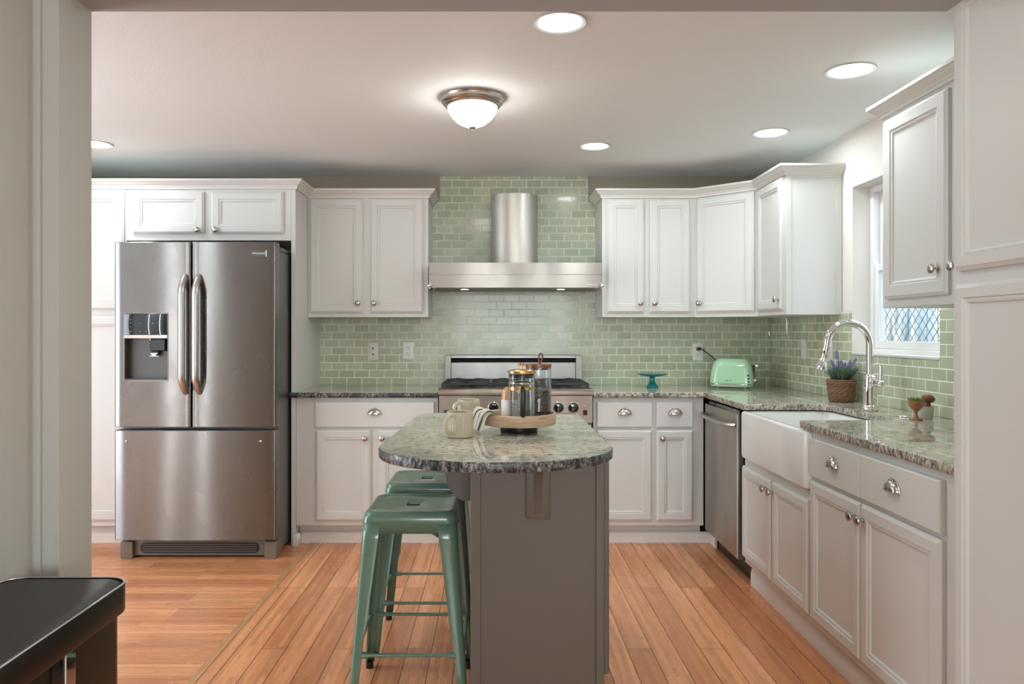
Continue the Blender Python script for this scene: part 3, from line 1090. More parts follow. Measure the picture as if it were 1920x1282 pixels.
poly = [(0.588, 5.106), (0.588, 4.460), (1.246, 4.460), (1.240, 3.80)]
poly += arc(1.254, 3.764, 0.016, 180, 270, 3)
poly += arc(1.59, 3.683, 0.065, 90, 0)
poly += arc(1.59, 3.130, 0.065, 0, -90)
poly += arc(1.258, 3.045, 0.020, 90, 180, 4)
poly += [(1.238, 2.026), (XR - 0.010, 2.026), (XR - 0.010, 5.106)]
slab('countertop', 'L shaped granite countertop wrapping the corner and the farmhouse sink', poly, wobble=0.0008)

# ------------------------------------------------------------------ farmhouse sink
sk = thing('farmhouse_sink', 'white apron front farmhouse sink set into the granite counter', 'sink', (1.235, 3.385, 0.645))
b = MB()


def sring(inset, z, r):
    return [(x, y, z) for x, y in rrect(0.225, 0, 0.225 - inset, 0.399 - inset, max(r, 0.004), 5)]


b.loops([sring(0.05, 0.0, 0.02), sring(0.012, 0.0, 0.03), sring(0.003, 0.006, 0.03), sring(0, 0.02, 0.03), sring(0, 0.222, 0.03), sring(0.003, 0.230, 0.03),
         sring(0.009, 0.2345, 0.028), sring(0.022, 0.2345, 0.024), sring(0.028, 0.230, 0.022), sring(0.032, 0.215, 0.02), sring(0.040, 0.06, 0.03), sring(0.062, 0.035, 0.03)])
b.build('basin', 'sink', sk)
MB().lathe([(0, 0.004), (0.030, 0.004), (0.036, 0.002), (0.040, 0.0)], 24, (0.225, 0, 0.036)).build('drain', 'chrome', sk)

# ------------------------------------------------------------------ dishwasher
dw = thing('dishwasher', 'stainless steel dishwasher beside the farmhouse sink', 'dishwasher', (1.262, 4.432, 0), R(-90))
MB().box(0.003, 0.600, 0.012, 0.58, 0.11, 0.868).build('tub', 'black', dw)
MB().box(0.004, 0.588, -0.022, 0.011, 0.114, 0.856, 0.004, 2).build('door', 'steel_dw', dw)
MB().box(0.06, 0.594, -0.012, 0.012, 0.857, 0.876, 0.002).build('control_strip', 'black_gloss', dw)
MB().box(0.5885, 0.600, -0.018, 0.011, 0.114, 0.858, 0.002).build('edge_trim', 'steel_dark', dw)
b = MB()
hp = []
for i in range(17):
    u = i / 16
    x = 0.035 + 0.535 * u
    e = min(u, 1 - u) / 0.09
    hp.append((x, -0.022 - 0.048 * min(1, max(0, e)) ** 0.5, 0.795))
b.tube(hp, 0.0135, 12, flat=0.8)
b.build('handle', 'handle_steel', dw)
MB().box(0.01, 0.59, 0.06, 0.56, 0.0, 0.109).build('toe_plate', 'black', dw)

# ------------------------------------------------------------------ fridge
FX0, FX1, FY = -2.108, -1.214, 4.162
fr_ = thing('refrigerator', 'stainless french door refrigerator with an ice and water dispenser', 'refrigerator', (0, 0, 0))
fr_.location = ((FX0 + FX1) / 2, 4.6, 0)
ox, oy = (FX0 + FX1) / 2, 4.6
hw = (FX1 - FX0) / 2
MB().box(-hw + 0.012, hw - 0.012, 4.262 - oy, 0.46, 0.03, 1.735, 0.004).build('body', 'steel_dark', fr_)
FB = 4.245 - oy      # back of the doors


def bowed(x0, x1, z0, z1, hole=None, er=0.008):
    """door slab with a gently bowed front; hole (x0,x1,z0,z1) leaves an opening for the dispenser"""
    b = MB()

    def yf(x):
        c = x / hw
        return FY - oy + 0.014 * c * c - 0.004
    xs = [x0] + [x0 + er * (1 - math.cos(PI / 2 * i / 4)) for i in range(1, 4)]
    n = 14
    xin = [x0 + er + (x1 - x0 - 2 * er) * i / n for i in range(n + 1)]
    if hole:
        xin = sorted(set([round(v, 5) for v in xin if min(abs(v - hole[0]), abs(v - hole[1])) > 0.008] + [hole[0], hole[1]]))
    xs = xs + xin + [x1 - er * (1 - math.cos(PI / 2 * i / 4)) for i in range(3, 0, -1)] + [x1]

    def yy(x):
        d = min(x - x0, x1 - x)
        base = yf(x)
        if d < er:
            base += er - math.sqrt(max(0, er * er - (er - d) ** 2))
        return base
    zs = [z0, z0 + 0.003] + ([hole[2], hole[3]] if hole else []) + [z1 - 0.003, z1]
    V = {}
    for i, x in enumerate(xs):
        for j, z in enumerate(zs):
            dy = 0.003 if j in (0, len(zs) - 1) else 0
            V[i, j] = b.bm.verts.new((x, yy(x) + dy, z))
    for i in range(len(xs) - 1):
        for j in range(len(zs) - 1):
            if hole and xs[i] >= hole[0] - 1e-6 and xs[i + 1] <= hole[1] + 1e-6 and zs[j] >= hole[2] - 1e-6 and zs[j + 1] <= hole[3] + 1e-6:
                continue
            b._face([V[i, j], V[i + 1, j], V[i + 1, j + 1], V[i, j + 1]])
    # sides, top, bottom, back
    B = {}
    for i, x in enumerate(xs):
        for j in (0, len(zs) - 1):
            B[i, j] = b.bm.verts.new((x, FB, zs[j]))
    J = len(zs) - 1
    for i in range(len(xs) - 1):
        b._face([V[i, 0], B[i, 0], B[i + 1, 0], V[i + 1, 0]])
        b._face([V[i, J], V[i + 1, J], B[i + 1, J], B[i, J]])
    for i in (0, len(xs) - 1):
        b._face([V[i, j] for j in range(J + 1)] + [B[i, J], B[i, 0]])
    b._face([B[0, 0], B[0, J], B[len(xs) - 1, J], B[len(xs) - 1, 0]])
    return b, yy


split = -1.6755 - ox
dx0, dx1 = -2.0507 - ox, -1.8075 - ox
dz0, dz1 = 1.007, 1.376
bl, yyl = bowed(-hw, split - 0.003, 0.7475, 1.774, (dx0, dx1, dz0, dz1))
dl = bl.build('door', 'steel_fridge', fr_)
bh, yyr = bowed(split + 0.003, hw, 0.7475, 1.774)
dr = bh.build('door', 'steel_fridge', fr_)
bz, yyf = bowed(-hw, hw, 0.120, 0.7298)
dzr = bz.build('freezer_drawer', 'steel_fridge', fr_)
# dispenser in the left door
y0 = yyl((dx0 + dx1) / 2) - 0.001
b = MB()
b.box(dx0, dx1, y0 + 0.055, y0 + 0.060, dz0, dz1)                 # back of the niche
b.box(dx0, dx0 + 0.003, y0 + 0.004, y0 + 0.06, dz0, dz1)
b.box(dx1 - 0.003, dx1, y0 + 0.004, y0 + 0.06, dz0, dz1)
b.box(dx0, dx1, y0 + 0.002, y0 + 0.06, dz0, dz0 + 0.008)
dn = b.build('dispenser', 'cavity', fr_)
MB().box(dx0, dx1, y0 - 0.003, y0 + 0.056, 1.258, dz1, 0.003, 2).build('control_panel', 'black_gloss', dn)
for (px, pz, w_, h_) in ((0.16, 0.72, 0.010, 0.004), (0.16, 0.56, 0.014, 0.0025), (0.16, 0.40, 0.008, 0.003), (0.16, 0.16, 0.012, 0.004), (0.38, 0.16, 0.013, 0.003), (0.49, 0.16, 0.010, 0.003),
                         (0.59, 0.16, 0.012, 0.003), (0.66, 0.55, 0.008, 0.008), (0.84, 0.72, 0.006, 0.004), (0.84, 0.56, 0.007, 0.003), (0.84, 0.40, 0.006, 0.003), (0.84, 0.15, 0.010, 0.003), (0.38, 0.56, 0.006, 0.004)):
    w_, h_ = w_ * 0.7, h_ * 0.6
    cx, cz = dx0 + px * (dx1 - dx0), 1.258 + pz * (dz1 - 1.258)
    MB().box(cx - w_ / 2, cx + w_ / 2, y0 - 0.0036, y0 - 0.0028, cz - h_ / 2, cz + h_ / 2).build('panel_mark', 'gray_ink', dn)
b = MB()
b.loops([[(dx0 + 0.002, y0 - 0.006, 1.258), (dx0 + 0.002, y0 + 0.05, 1.258), (dx1 - 0.002, y0 + 0.05, 1.258), (dx1 - 0.002, y0 - 0.006, 1.258)],
         [(dx0 + 0.002, y0 - 0.006, 1.240), (dx0 + 0.002, y0 + 0.05, 1.236), (dx1 - 0.002, y0 + 0.05, 1.236), (dx1 - 0.002, y0 - 0.006, 1.240)]])
b.build('silver_band', 'steel', dn)
xc = (dx0 + dx1) / 2
b = MB()
b.box(xc + 0.012, xc + 0.100, y0 + 0.018, y0 + 0.052, 1.168, 1.238, 0.005)
b.box(xc + 0.02, xc + 0.06, y0 + 0.026, y0 + 0.050, 1.148, 1.170, 0.004)
b.build('chute', 'black', dn)
b = MB()
b.box(xc + 0.018, xc + 0.058, y0 + 0.014, y0 + 0.024, 1.152, 1.158, 0.001)
b.box(xc + 0.026, xc + 0.050, y0 + 0.012, y0 + 0.020, 1.139, 1.154, 0.001)
b.box(xc + 0.014, xc + 0.064, y0 + 0.012, y0 + 0.018, 1.138, 1.142, 0.001)
b.build('ice_paddle', 'chrome', dn)
MB().tube([(xc + 0.02, y0 + 0.012, 1.238), (xc + 0.02, y0 + 0.012, 1.226)], 0.004, 8).build('water_nozzle', 'chrome', dn)
b = MB()
rect = [(dx0 - 0.002, dz0 - 0.003), (dx1 + 0.002, dz0 - 0.003), (dx1 + 0.002, dz1 + 0.002), (dx0 - 0.002, dz1 + 0.002), (dx0 - 0.002, dz0 - 0.003)]
for (xa, za), (xb, zb) in zip(rect, rect[1:]):
    b.tube([(xa, yyl(xa) - 0.001, za), (xb, yyl(xb) - 0.001, zb)], 0.0022, 6)
b.build('bezel', 'handle_steel', dn)


# handles: bowed flat bars
def fridge_handle(xm, door, yf):
    z0, z1 = 0.940, 1.582
    pts, rs = [], []
    yb = yf(xm)
    N = 26
    for i in range(N + 1):
        u = i / N
        z = z0 + (z1 - z0) * u
        e = min(u, 1 - u) / 0.14
        off = 0.062 * (math.sin(min(1, e) * PI / 2))
        pts.append((xm, yb + 0.004 - off, z))
    MB().tube(pts, 0.019, 14, flat=0.85).build('handle', 'handle_steel', door)


fridge_handle(-1.708 - ox, dl, yyl)
fridge_handle(-1.632 - ox, dr, yyr)
# badge
bx = (486.0 - 927) / 339 - ox
bz_ = 1.2725 + (623 - 474.8) / 339
by = yyr(bx) - 0.0015
bd = MB().box(bx - 0.040, bx + 0.032, by - 0.001, by + 0.006, bz_ - 0.018, bz_ + 0.018, 0.001).build('badge', 'badge', fr_)
text_mesh('badge_lettering', 'FRIGIDAIRE', 0.0145, 'silver_ink', bd, (bx - 0.004, by - 0.0016, bz_))
MB().box(bx + 0.034, bx + 0.039, by - 0.001, by + 0.006, bz_ - 0.018, bz_ + 0.018).build('badge_bar', 'silver_ink', bd)
# bolt stubs where the freezer handle is missing
for px in (236, 488):
    x = (px - 927) / 339 - ox
    MB().lathe([(0.006, 0), (0.006, 0.004), (0.003, 0.005), (0.003, 0.012), (0, 0.0125)], 12, (x, yyf(x) + 0.001, 0.669), axis='-Y').build('handle_stud', 'handle_steel', dzr)
# hinge covers on top of the body
for sx in (-1, 1):
    MB().box(sx * (hw - 0.06) - 0.045, sx * (hw - 0.06) + 0.045, FB - 0.02, 0.0, 1.737, 1.762, 0.006, 2).build('hinge_cover', 'steel_dark', fr_)
# base grille
b = MB()
gy = 4.235 - oy
b.box(-hw + 0.004, -hw + 0.075, gy - 0.01, gy + 0.10, 0.0, 0.098, 0.008, 2)
b.box(hw - 0.080, hw - 0.010, gy - 0.01, gy + 0.10, 0.0, 0.098, 0.008, 2)
b.box(-hw + 0.07, hw - 0.075, gy + 0.015, gy + 0.08, 0.012, 0.100, 0.006, 2)
g = b.build('base_grille', 'grille', fr_)
b = MB()
b.prism([(x, z) for x, z in rrect(-0.003, 0.056, 0.335, 0.030, 0.028, 5)], 'Y', gy + 0.012, gy + 0.018)
b.build('grille_opening', 'black', g)
for k in range(4):
    MB().box(-0.325, 0.318, gy + 0.009, gy + 0.014, 0.036 + k * 0.0125, 0.0405 + k * 0.0125, 0.001).build('louver', 'grille', g)
MB().box(-hw + 0.02, hw - 0.02, gy + 0.03, gy + 0.08, 0.100, 0.122).build('dark_gap', 'black_gap', fr_)

# ------------------------------------------------------------------ range
rg = thing('range', 'stainless steel gas range with black knobs under the hood', 'range', (0.1265, 4.78, 0))
ry = 4.78
hw = 0.4565
MB().box(-hw, hw, 4.50 - ry, 5.09 - ry, 0.10, 0.905, 0.002).build('body', 'steel_range', rg)
b = MB()
prof = [(4.50, 0.735), (4.452, 0.742), (4.450, 0.893), (4.450, 0.893)]
prof = [(4.52, 0.735), (4.455, 0.738), (4.453, 0.897), (4.52, 0.897)]
b.loops([[(x, y - ry, z) for y, z in prof] for x in (-hw + 0.002, hw - 0.002)])
cp = b.build('control_panel', 'steel_range', rg)
b = MB()
prof = [(4.53, 0.897), (4.446, 0.897), (4.438, 0.902), (4.436, 0.912), (4.437, 0.930), (4.442, 0.937), (4.452, 0.9395), (4.53, 0.9395)]
b.loops([[(x, y - ry, z) for y, z in prof] for x in (-hw - 0.002, hw + 0.002)])
b.build('bullnose', 'steel_range', rg)
MB().box(-hw, hw, 4.525 - ry, 5.09 - ry, 0.9055, 0.932, 0.002).build('cooktop', 'steel_range', rg)
for kx in (859, 887, 925, 1009, 1046.5, 1074.5):
    x = (kx - 966.5) / 317
    kk = MB().lathe([(0.029, 0.010), (0.0285, 0.026), (0.0265, 0.031), (0.015, 0.033), (0, 0.033)], 32, (x, 4.455 - ry, 0.829), axis='-Y').build('knob', 'black_gloss', rg)
    MB().lathe([(0.0335, 0), (0.0345, 0.004), (0.0340, 0.008), (0.030, 0.010)], 32, (x, 4.455 - ry, 0.829), axis='-Y', cap0=True, cap1=True).build('bezel', 'chrome', kk)
for sx in (-1, 1):
    s_ = MB().box(sx * 0.411 - 0.013, sx * 0.411 + 0.013, 4.448 - ry, 4.458 - ry, 0.782, 0.813, 0.002).build('rocker_switch', 'black_gloss', cp)
    MB().lathe([(0.0045, 0), (0.004, 0.002), (0, 0.003)], 10, (sx * 0.411, 4.4545 - ry, 0.838), axis='-Y').build('indicator', 'copper', cp)
# backguard with a vent slot
bg = MB()
bg.box(-0.457, -0.415, 5.00 - ry, 5.09 - ry, 0.932, 1.120, 0.002)
bg.box(0.415, 0.457, 5.00 - ry, 5.09 - ry, 0.932, 1.120, 0.002)
bg.box(-0.415, 0.415, 5.00 - ry, 5.09 - ry, 1.101, 1.120, 0.002)
bg.box(-0.415, 0.415, 5.012 - ry, 5.09 - ry, 0.932, 1.073, 0.002)
bgo = bg.build('backguard', 'steel_guard', rg)
MB().box(-0.415, 0.415, 5.05 - ry, 5.06 - ry, 1.073, 1.101).build('vent_slot', 'black_gap', bgo)
# burners and grates
for ix in (-1, 0, 1):
    for iy in (0, 1):
        cx, cy = ix * 0.295, (4.64 if iy == 0 else 4.88) - ry
        b = MB()
        b.lathe([(0.055, 0.932), (0.052, 0.940), (0.036, 0.942), (0.036, 0.950), (0.030, 0.953), (0, 0.953)], 24, (cx, cy, 0))
        b.build('burner', 'iron', rg)
for ix in (-1, 0, 1):
    b = MB()
    x0, x1 = ix * 0.295 - 0.143, ix * 0.295 + 0.143
    y0, y1 = 4.545 - ry, 4.98 - ry
    zt = 0.966
    for (xa, ya, xb, yb) in ((x0, y0, x1, y0), (x0, y1, x1, y1), (x0, y0, x0, y1), (x1, y0, x1, y1), (x0, (y0 + y1) / 2, x1, (y0 + y1) / 2)):
        b.box(min(xa, xb) - 0.007, max(xa, xb) + 0.007, min(ya, yb) - 0.007, max(ya, yb) + 0.007, zt - 0.014, zt, 0.003)
    for cy in (4.64 - ry, 4.88 - ry):
        cx = ix * 0.295
        for a in range(4):
            d = (math.cos(R(45 + 90 * a)), math.sin(R(45 + 90 * a)))
            b.tube([(cx + d[0] * 0.025, cy + d[1] * 0.025, zt - 0.004), (cx + d[0] * 0.09, cy + d[1] * 0.09, zt), (cx + d[0] * 0.145, cy + d[1] * 0.11, zt - 0.004)], 0.0075, 8)
        b.tube([(x0, cy, zt - 0.005), (cx - 0.04, cy, zt + 0.001)], 0.0065, 8)
        b.tube([(x1, cy, zt - 0.005), (cx + 0.04, cy, zt + 0.001)], 0.0065, 8)
    for xx in (x0, x1):
        for yy in (y0, y1):
            b.box(xx - 0.008, xx + 0.008, yy - 0.008, yy + 0.008, 0.932, zt - 0.004, 0.002)
    b.build('grate', 'iron', rg)
od = MB().box(-hw + 0.004, hw - 0.004, 4.462 - ry, 4.50 - ry, 0.165, 0.730, 0.004).build('oven_door', 'steel_range', rg)
MB().box(-0.27, 0.27, 4.459 - ry, 4.464 - ry, 0.30, 0.58, 0.002).build('oven_window', 'black_gloss', od)
b = MB()
b.tube([(-0.40, 4.405 - ry, 0.685), (0.40, 4.405 - ry, 0.685)], 0.014, 12)
b.tube([(-0.37, 4.465 - ry, 0.685), (-0.37, 4.405 - ry, 0.685)], 0.010, 8)
b.tube([(0.37, 4.465 - ry, 0.685), (0.37, 4.405 - ry, 0.685)], 0.010, 8)
b.build('oven_handle', 'handle_steel', od)
for sx in (-1, 1):
    for yy in (4.56, 5.04):
        MB().lathe([(0.02, 0), (0.02, 0.02), (0.014, 0.025), (0.014, 0.101)], 14, (sx * 0.41, yy - ry, 0)).build('foot', 'steel_dark', rg)
MB().box(-hw + 0.01, hw - 0.01, 4.53 - ry, 4.55 - ry, 0.03, 0.16).build('kick_panel', 'steel_dark', rg)

# ------------------------------------------------------------------ hood
hx = 0.130
hd = thing('range_hood', 'stainless steel chimney range hood over the stove', 'range hood', (hx, 4.86, 1.545))
hy = 4.86
b = MB()
hwid = 0.533
prof = [(4.62, 1.548), (4.62, 1.6255), (4.6215, 1.6265), (4.6215, 1.6285), (4.62, 1.6295), (4.62, 1.7005), (5.104, 1.7005), (5.104, 1.548), (5.06, 1.548), (5.05, 1.562), (4.67, 1.562), (4.655, 1.548)]
b.loops([[(x, y - hy, z - 1.545) for y, z in prof] for x in (-hwid, hwid)])
b.build('canopy', 'steel_hood', hd)
b = MB()
b.box(-hwid + 0.02, hwid - 0.02, 4.66 - hy, 5.06 - hy, 0.011, 0.016)
b.build('underside', 'steel_dark', hd)
MB().box(-0.12, 0.12, 4.68 - hy, 4.70 - hy, 0.005, 0.012, 0.001).build('switch_strip', 'black', hd)
for lx in (-0.325, 0.305):
    MB().lathe([(0.034, 0.003), (0.034, 0.0), (0.026, -0.002), (0.026, 0.004)], 24, (lx, 4.93 - hy, 0.010), cap0=True).build('lamp_ring', 'chrome', hd)
    MB().lathe([(0.025, 0.001), (0.015, -0.001), (0, -0.0015)], 20, (lx, 4.93 - hy, 0.008)).build('lamp_lens', 'lamp_hood', hd)
for sx in (-1, 1):
    b = MB()
    b.tube([(sx * (hwid - 0.006), 4.605 - hy, 0.012), (sx * (hwid - 0.03), 4.70 - hy, 0.008)], 0.008, 10)
    b.ball((sx * (hwid - 0.004), 4.600 - hy, 0.012), 0.0125, 2)
    b.tube([(sx * (hwid - 0.006), 4.612 - hy, 0.012), (sx * (hwid - 0.008), 4.618 - hy, 0.012)], 0.014, 12)
    b.build('rail_knob', 'chrome', hd)
# chimney: rounded front
b = MB()
cw, z0, z1 = 0.1525, 0.1555, 2.168 - 1.545
out = [(-cw, 5.104)]
for i in range(13):
    u = -1 + 2 * i / 12
    out.append((u * cw, 4.828 + 0.075 * (abs(u) ** 2.4)))
out.append((cw, 5.104))
b.loops([[(x, y - hy, z) for x, y in out] for z in (z0, z1)])
b.build('chimney', 'steel_duct', hd)
text_mesh('nameplate', 'Vent-A-Hood', 0.013, 'silver_ink', hd, (0.470, 4.6195 - hy, 0.020))


# ------------------------------------------------------------------ outlets and switches
def plate(name, label, loc, rz, kind, mname='white_plastic', cat='outlet', group=None):
    r_ = thing(name, label, cat, loc, rz, group)
    r2 = MB().box(-0.0355, 0.0355, -0.006, 0.0, -0.0585, 0.0585, 0.0025, 2).build('cover_plate', mname, r_)
    if kind == 'duplex':
        for dz in (-0.021, 0.021):
            b = MB()
            b.lathe([(0.0172, 0), (0.0168, 0.002), (0, 0.0022)], 24, (0, -0.006, dz), axis='-Y')
            rc = b.build('receptacle', mname, r_)
            b = MB()
            b.box(-0.0075, -0.0050, -0.0087, -0.008, dz - 0.001, dz + 0.0085)
            b.box(0.0050, 0.0075, -0.0087, -0.008, dz - 0.001, dz + 0.0070)
            b.lathe([(0.003, 0), (0, 0.0005)], 10, (0, -0.0081, dz - 0.0085), axis='-Y')
            b.build('slots', 'slot', rc)
    elif kind == 'phone':
        for dz in (-0.020, 0.020):
            b = MB()
            b.prism([(-0.005, dz - 0.006), (0.005, dz - 0.006), (0.005, dz + 0.002), (0.002, dz + 0.006), (-0.002, dz + 0.006), (-0.005, dz + 0.002)], 'Y', -0.0066, -0.0055)
            b.build('jack', 'slot', r_)
        for dz in (-0.043, 0.043):
            MB().lathe([(0.003, 0), (0, 0.001)], 10, (0, -0.006, dz), axis='-Y').build('screw', 'nickel', r_)
    else:
        MB().box(-0.016, 0.016, -0.0085, -0.0055, -0.033, 0.033, 0.0015).build('rocker', mname, r_)
    return r_


yp = YB - 0.0085
plate('phone_jack', 'ivory phone jack plate on the backsplash beside the outlet', (-0.824, yp, 1.144), 0, 'phone', 'ivory', 'phone jack')
plate('outlet', 'white duplex outlet on the backsplash between the phone jack and the range', (-0.584, yp, 1.1475), R(-0.5), 'duplex')
plate('outlet', 'white duplex outlet on the backsplash with the toaster plugged in', (1.380, yp, 1.140), 0, 'duplex')
plate('light_switch', 'white rocker switch on the side backsplash near the corner', (XR - 0.0085, 4.556, 1.172), R(-90), 'switch', cat='switch')
plate('light_switch', 'white rocker switch on the side backsplash behind the faucet spout', (XR - 0.0085, 4.205, 1.170), R(-90), 'switch', cat='switch')

# ------------------------------------------------------------------ ceiling lights
dn_lbl = [((0.224, 2.567), 0.092, 'round recessed downlight nearest the header beam', 'downlight'),
          ((1.4375, 3.037), 0.098, 'round recessed downlight near the crown of the wall cabinet beside the foreground pantry', 'downlight'),
          ((1.463, 3.983), 0.095, 'round recessed downlight in front of the diagonal corner wall cabinet', 'downlight'),
          ((0.571, 4.27), 0.087, 'round recessed downlight close to the range hood chimney', 'downlight'),
          ((-2.245, 4.225), 0.095, 'round recessed downlight half hidden by the doorway jamb above the fridge', 'downlight'),
          ((-2.11, 2.75), 0.092, 'added unseen downlight behind the partition wall, nearer the fridge', 'downlight'),  # this lamp and the next are unseen, added to streak the fridge
          ((-2.70, 2.25), 0.092, 'added unseen downlight behind the partition wall, farther from the fridge', 'downlight')]
for fx, fy, fw in ((0.17, 0.75, 'over the camera side of the opening'), (0.95, 0.75, 'beside the foreground pantry'), (0.17, -1.6, 'near the front window'), (0.95, -1.6, 'near the front room side wall')):  # unseen lamps, added to lift the light and streak the hood
    dn_lbl.append(((fx, fy), 0.092, 'added unseen downlight in the front room ceiling ' + fw, 'downlight'))
for (x, y), r, lb, ct in dn_lbl:
    d_ = thing('downlight', lb, ct, (x, y, ZC if y > 1.9 else 2.44), 0, 'recessed ceiling downlights')
    MB().lathe([(r, 0.0), (r, -0.004), (r - 0.003, -0.007), (r * 0.83, -0.0045), (r * 0.82, -0.001)], 40).build('trim_ring', 'trim_shade', d_, ang=20)
    MB().lathe([(r * 0.825, -0.0022), (0, -0.0022)], 40).build('diffuser', 'lamp_disc' if y > 1.9 else 'lamp_disc_added', d_)
fl = thing('flush_ceiling_light', 'dome shaped flush ceiling light with a nickel ring and frosted glass', 'ceiling light', (-0.099, 3.395, ZC))
MB().lathe([(0.10, 0), (0.142, -0.0005), (0.143, -0.004), (0.139, -0.010), (0.137, -0.016), (0.139, -0.024), (0.133, -0.031), (0.126, -0.034), (0.127, -0.038), (0.122, -0.043), (0.112, -0.046), (0.105, -0.043)], 56).build('ring', 'nickel', fl)
MB().lathe([(0.112, -0.044), (0.111, -0.052), (0.105, -0.068), (0.094, -0.086), (0.078, -0.104), (0.057, -0.119), (0.032, -0.130), (0.012, -0.134), (0, -0.1345)], 48).build('glass_shade', 'lamp_dome', fl)
MB().lathe([(0.0, -0.131), (0.016, -0.1325), (0.0155, -0.137), (0.008, -0.140), (0.003, -0.141), (0.0025, -0.145), (0.0045, -0.148), (0.0035, -0.152), (0, -0.153)], 20).build('finial', 'nickel', fl)

# ------------------------------------------------------------------ island
isl = thing('kitchen_island', 'taupe painted kitchen island base with a corbel under the overhang', 'island', (0.1375, 2.82, 0))
ix, iy = 0.1375, 2.82
b = MB()
b.box(-0.075 - ix, 0.350 - ix, 2.42 - iy, 3.30 - iy, 0.0, 0.884, 0.002)
ib = b.build('island_body', 'island', isl)
b = MB()
b.box(-0.077 - ix, -0.044 - ix, 2.411 - iy, 2.421 - iy, 0.0, 0.884, 0.0015)
b.box(0.326 - ix, 0.352 - ix, 2.411 - iy, 2.421 - iy, 0.0, 0.884, 0.0015)
b.build('corner_stile', 'island', isl)
b = MB()
for k, (ya, yb) in enumerate(((2.43, 2.85), (2.87, 3.29))):
    bb = MB()
    bb.box(0.352 - ix, 0.371 - ix, ya - iy, yb - iy, 0.167, 0.866, 0.004)
    bb.build('door', 'island', isl)
b.bm.free()
# front corbel: back plate and curved bracket
b = MB()
b.box(0.101 - ix, 0.1795 - ix, 2.405 - iy, 2.4205 - iy, 0.674, 0.884, 0.005, 2)
b.build('corbel_plate', 'island', isl)
b = MB()
arcp = []
for i in range(13):
    a = R(90 * i / 12)
    arcp.append((2.262 + 0.142 * math.sin(a), 0.872 - 0.178 * (1 - math.cos(a))))
outer = [(2.406, 0.884), (2.255, 0.884)] + arcp + [(2.406, 0.690)]
b.prism([(y - iy, z) for y, z in outer], 'X', 0.1290 - ix, 0.1525 - ix)
b.build('corbel_bracket', 'island', isl)
# side corbel under the seating overhang
b = MB()
cv = [(-0.0755, 0.884), (-0.245, 0.884), (-0.243, 0.872), (-0.222, 0.862), (-0.195, 0.845), (-0.178, 0.822), (-0.170, 0.790), (-0.166, 0.762), (-0.158, 0.735), (-0.140, 0.708), (-0.115, 0.692), (-0.095, 0.690), (-0.0755, 0.690)]
b.prism([(x - ix, z) for x, z in cv], 'Y', 2.60 - iy, 2.64 - iy)
b.build('side_corbel', 'island', isl)

poly = []
a_, b_ = 0.366, 0.300
for i in range(37):
    th = PI + PI * i / 36
    poly.append((0.004 + a_ * math.cos(th), 2.366 + b_ * math.sin(th)))
poly += [(0.370, 3.34)]
poly += arc(-0.250, 3.258, 0.082, 90, 180, 6)
poly += [(-0.345, 2.95)]
slab('island_countertop', 'rounded granite slab on top of the taupe island', poly, wobble=0.0011, edge='granite_edge_dark')


# ------------------------------------------------------------------ stools
def sq(half, r, z, n=8):
    return [(x, y, z) for x, y in rrect(0, 0, half, half, r, n)]


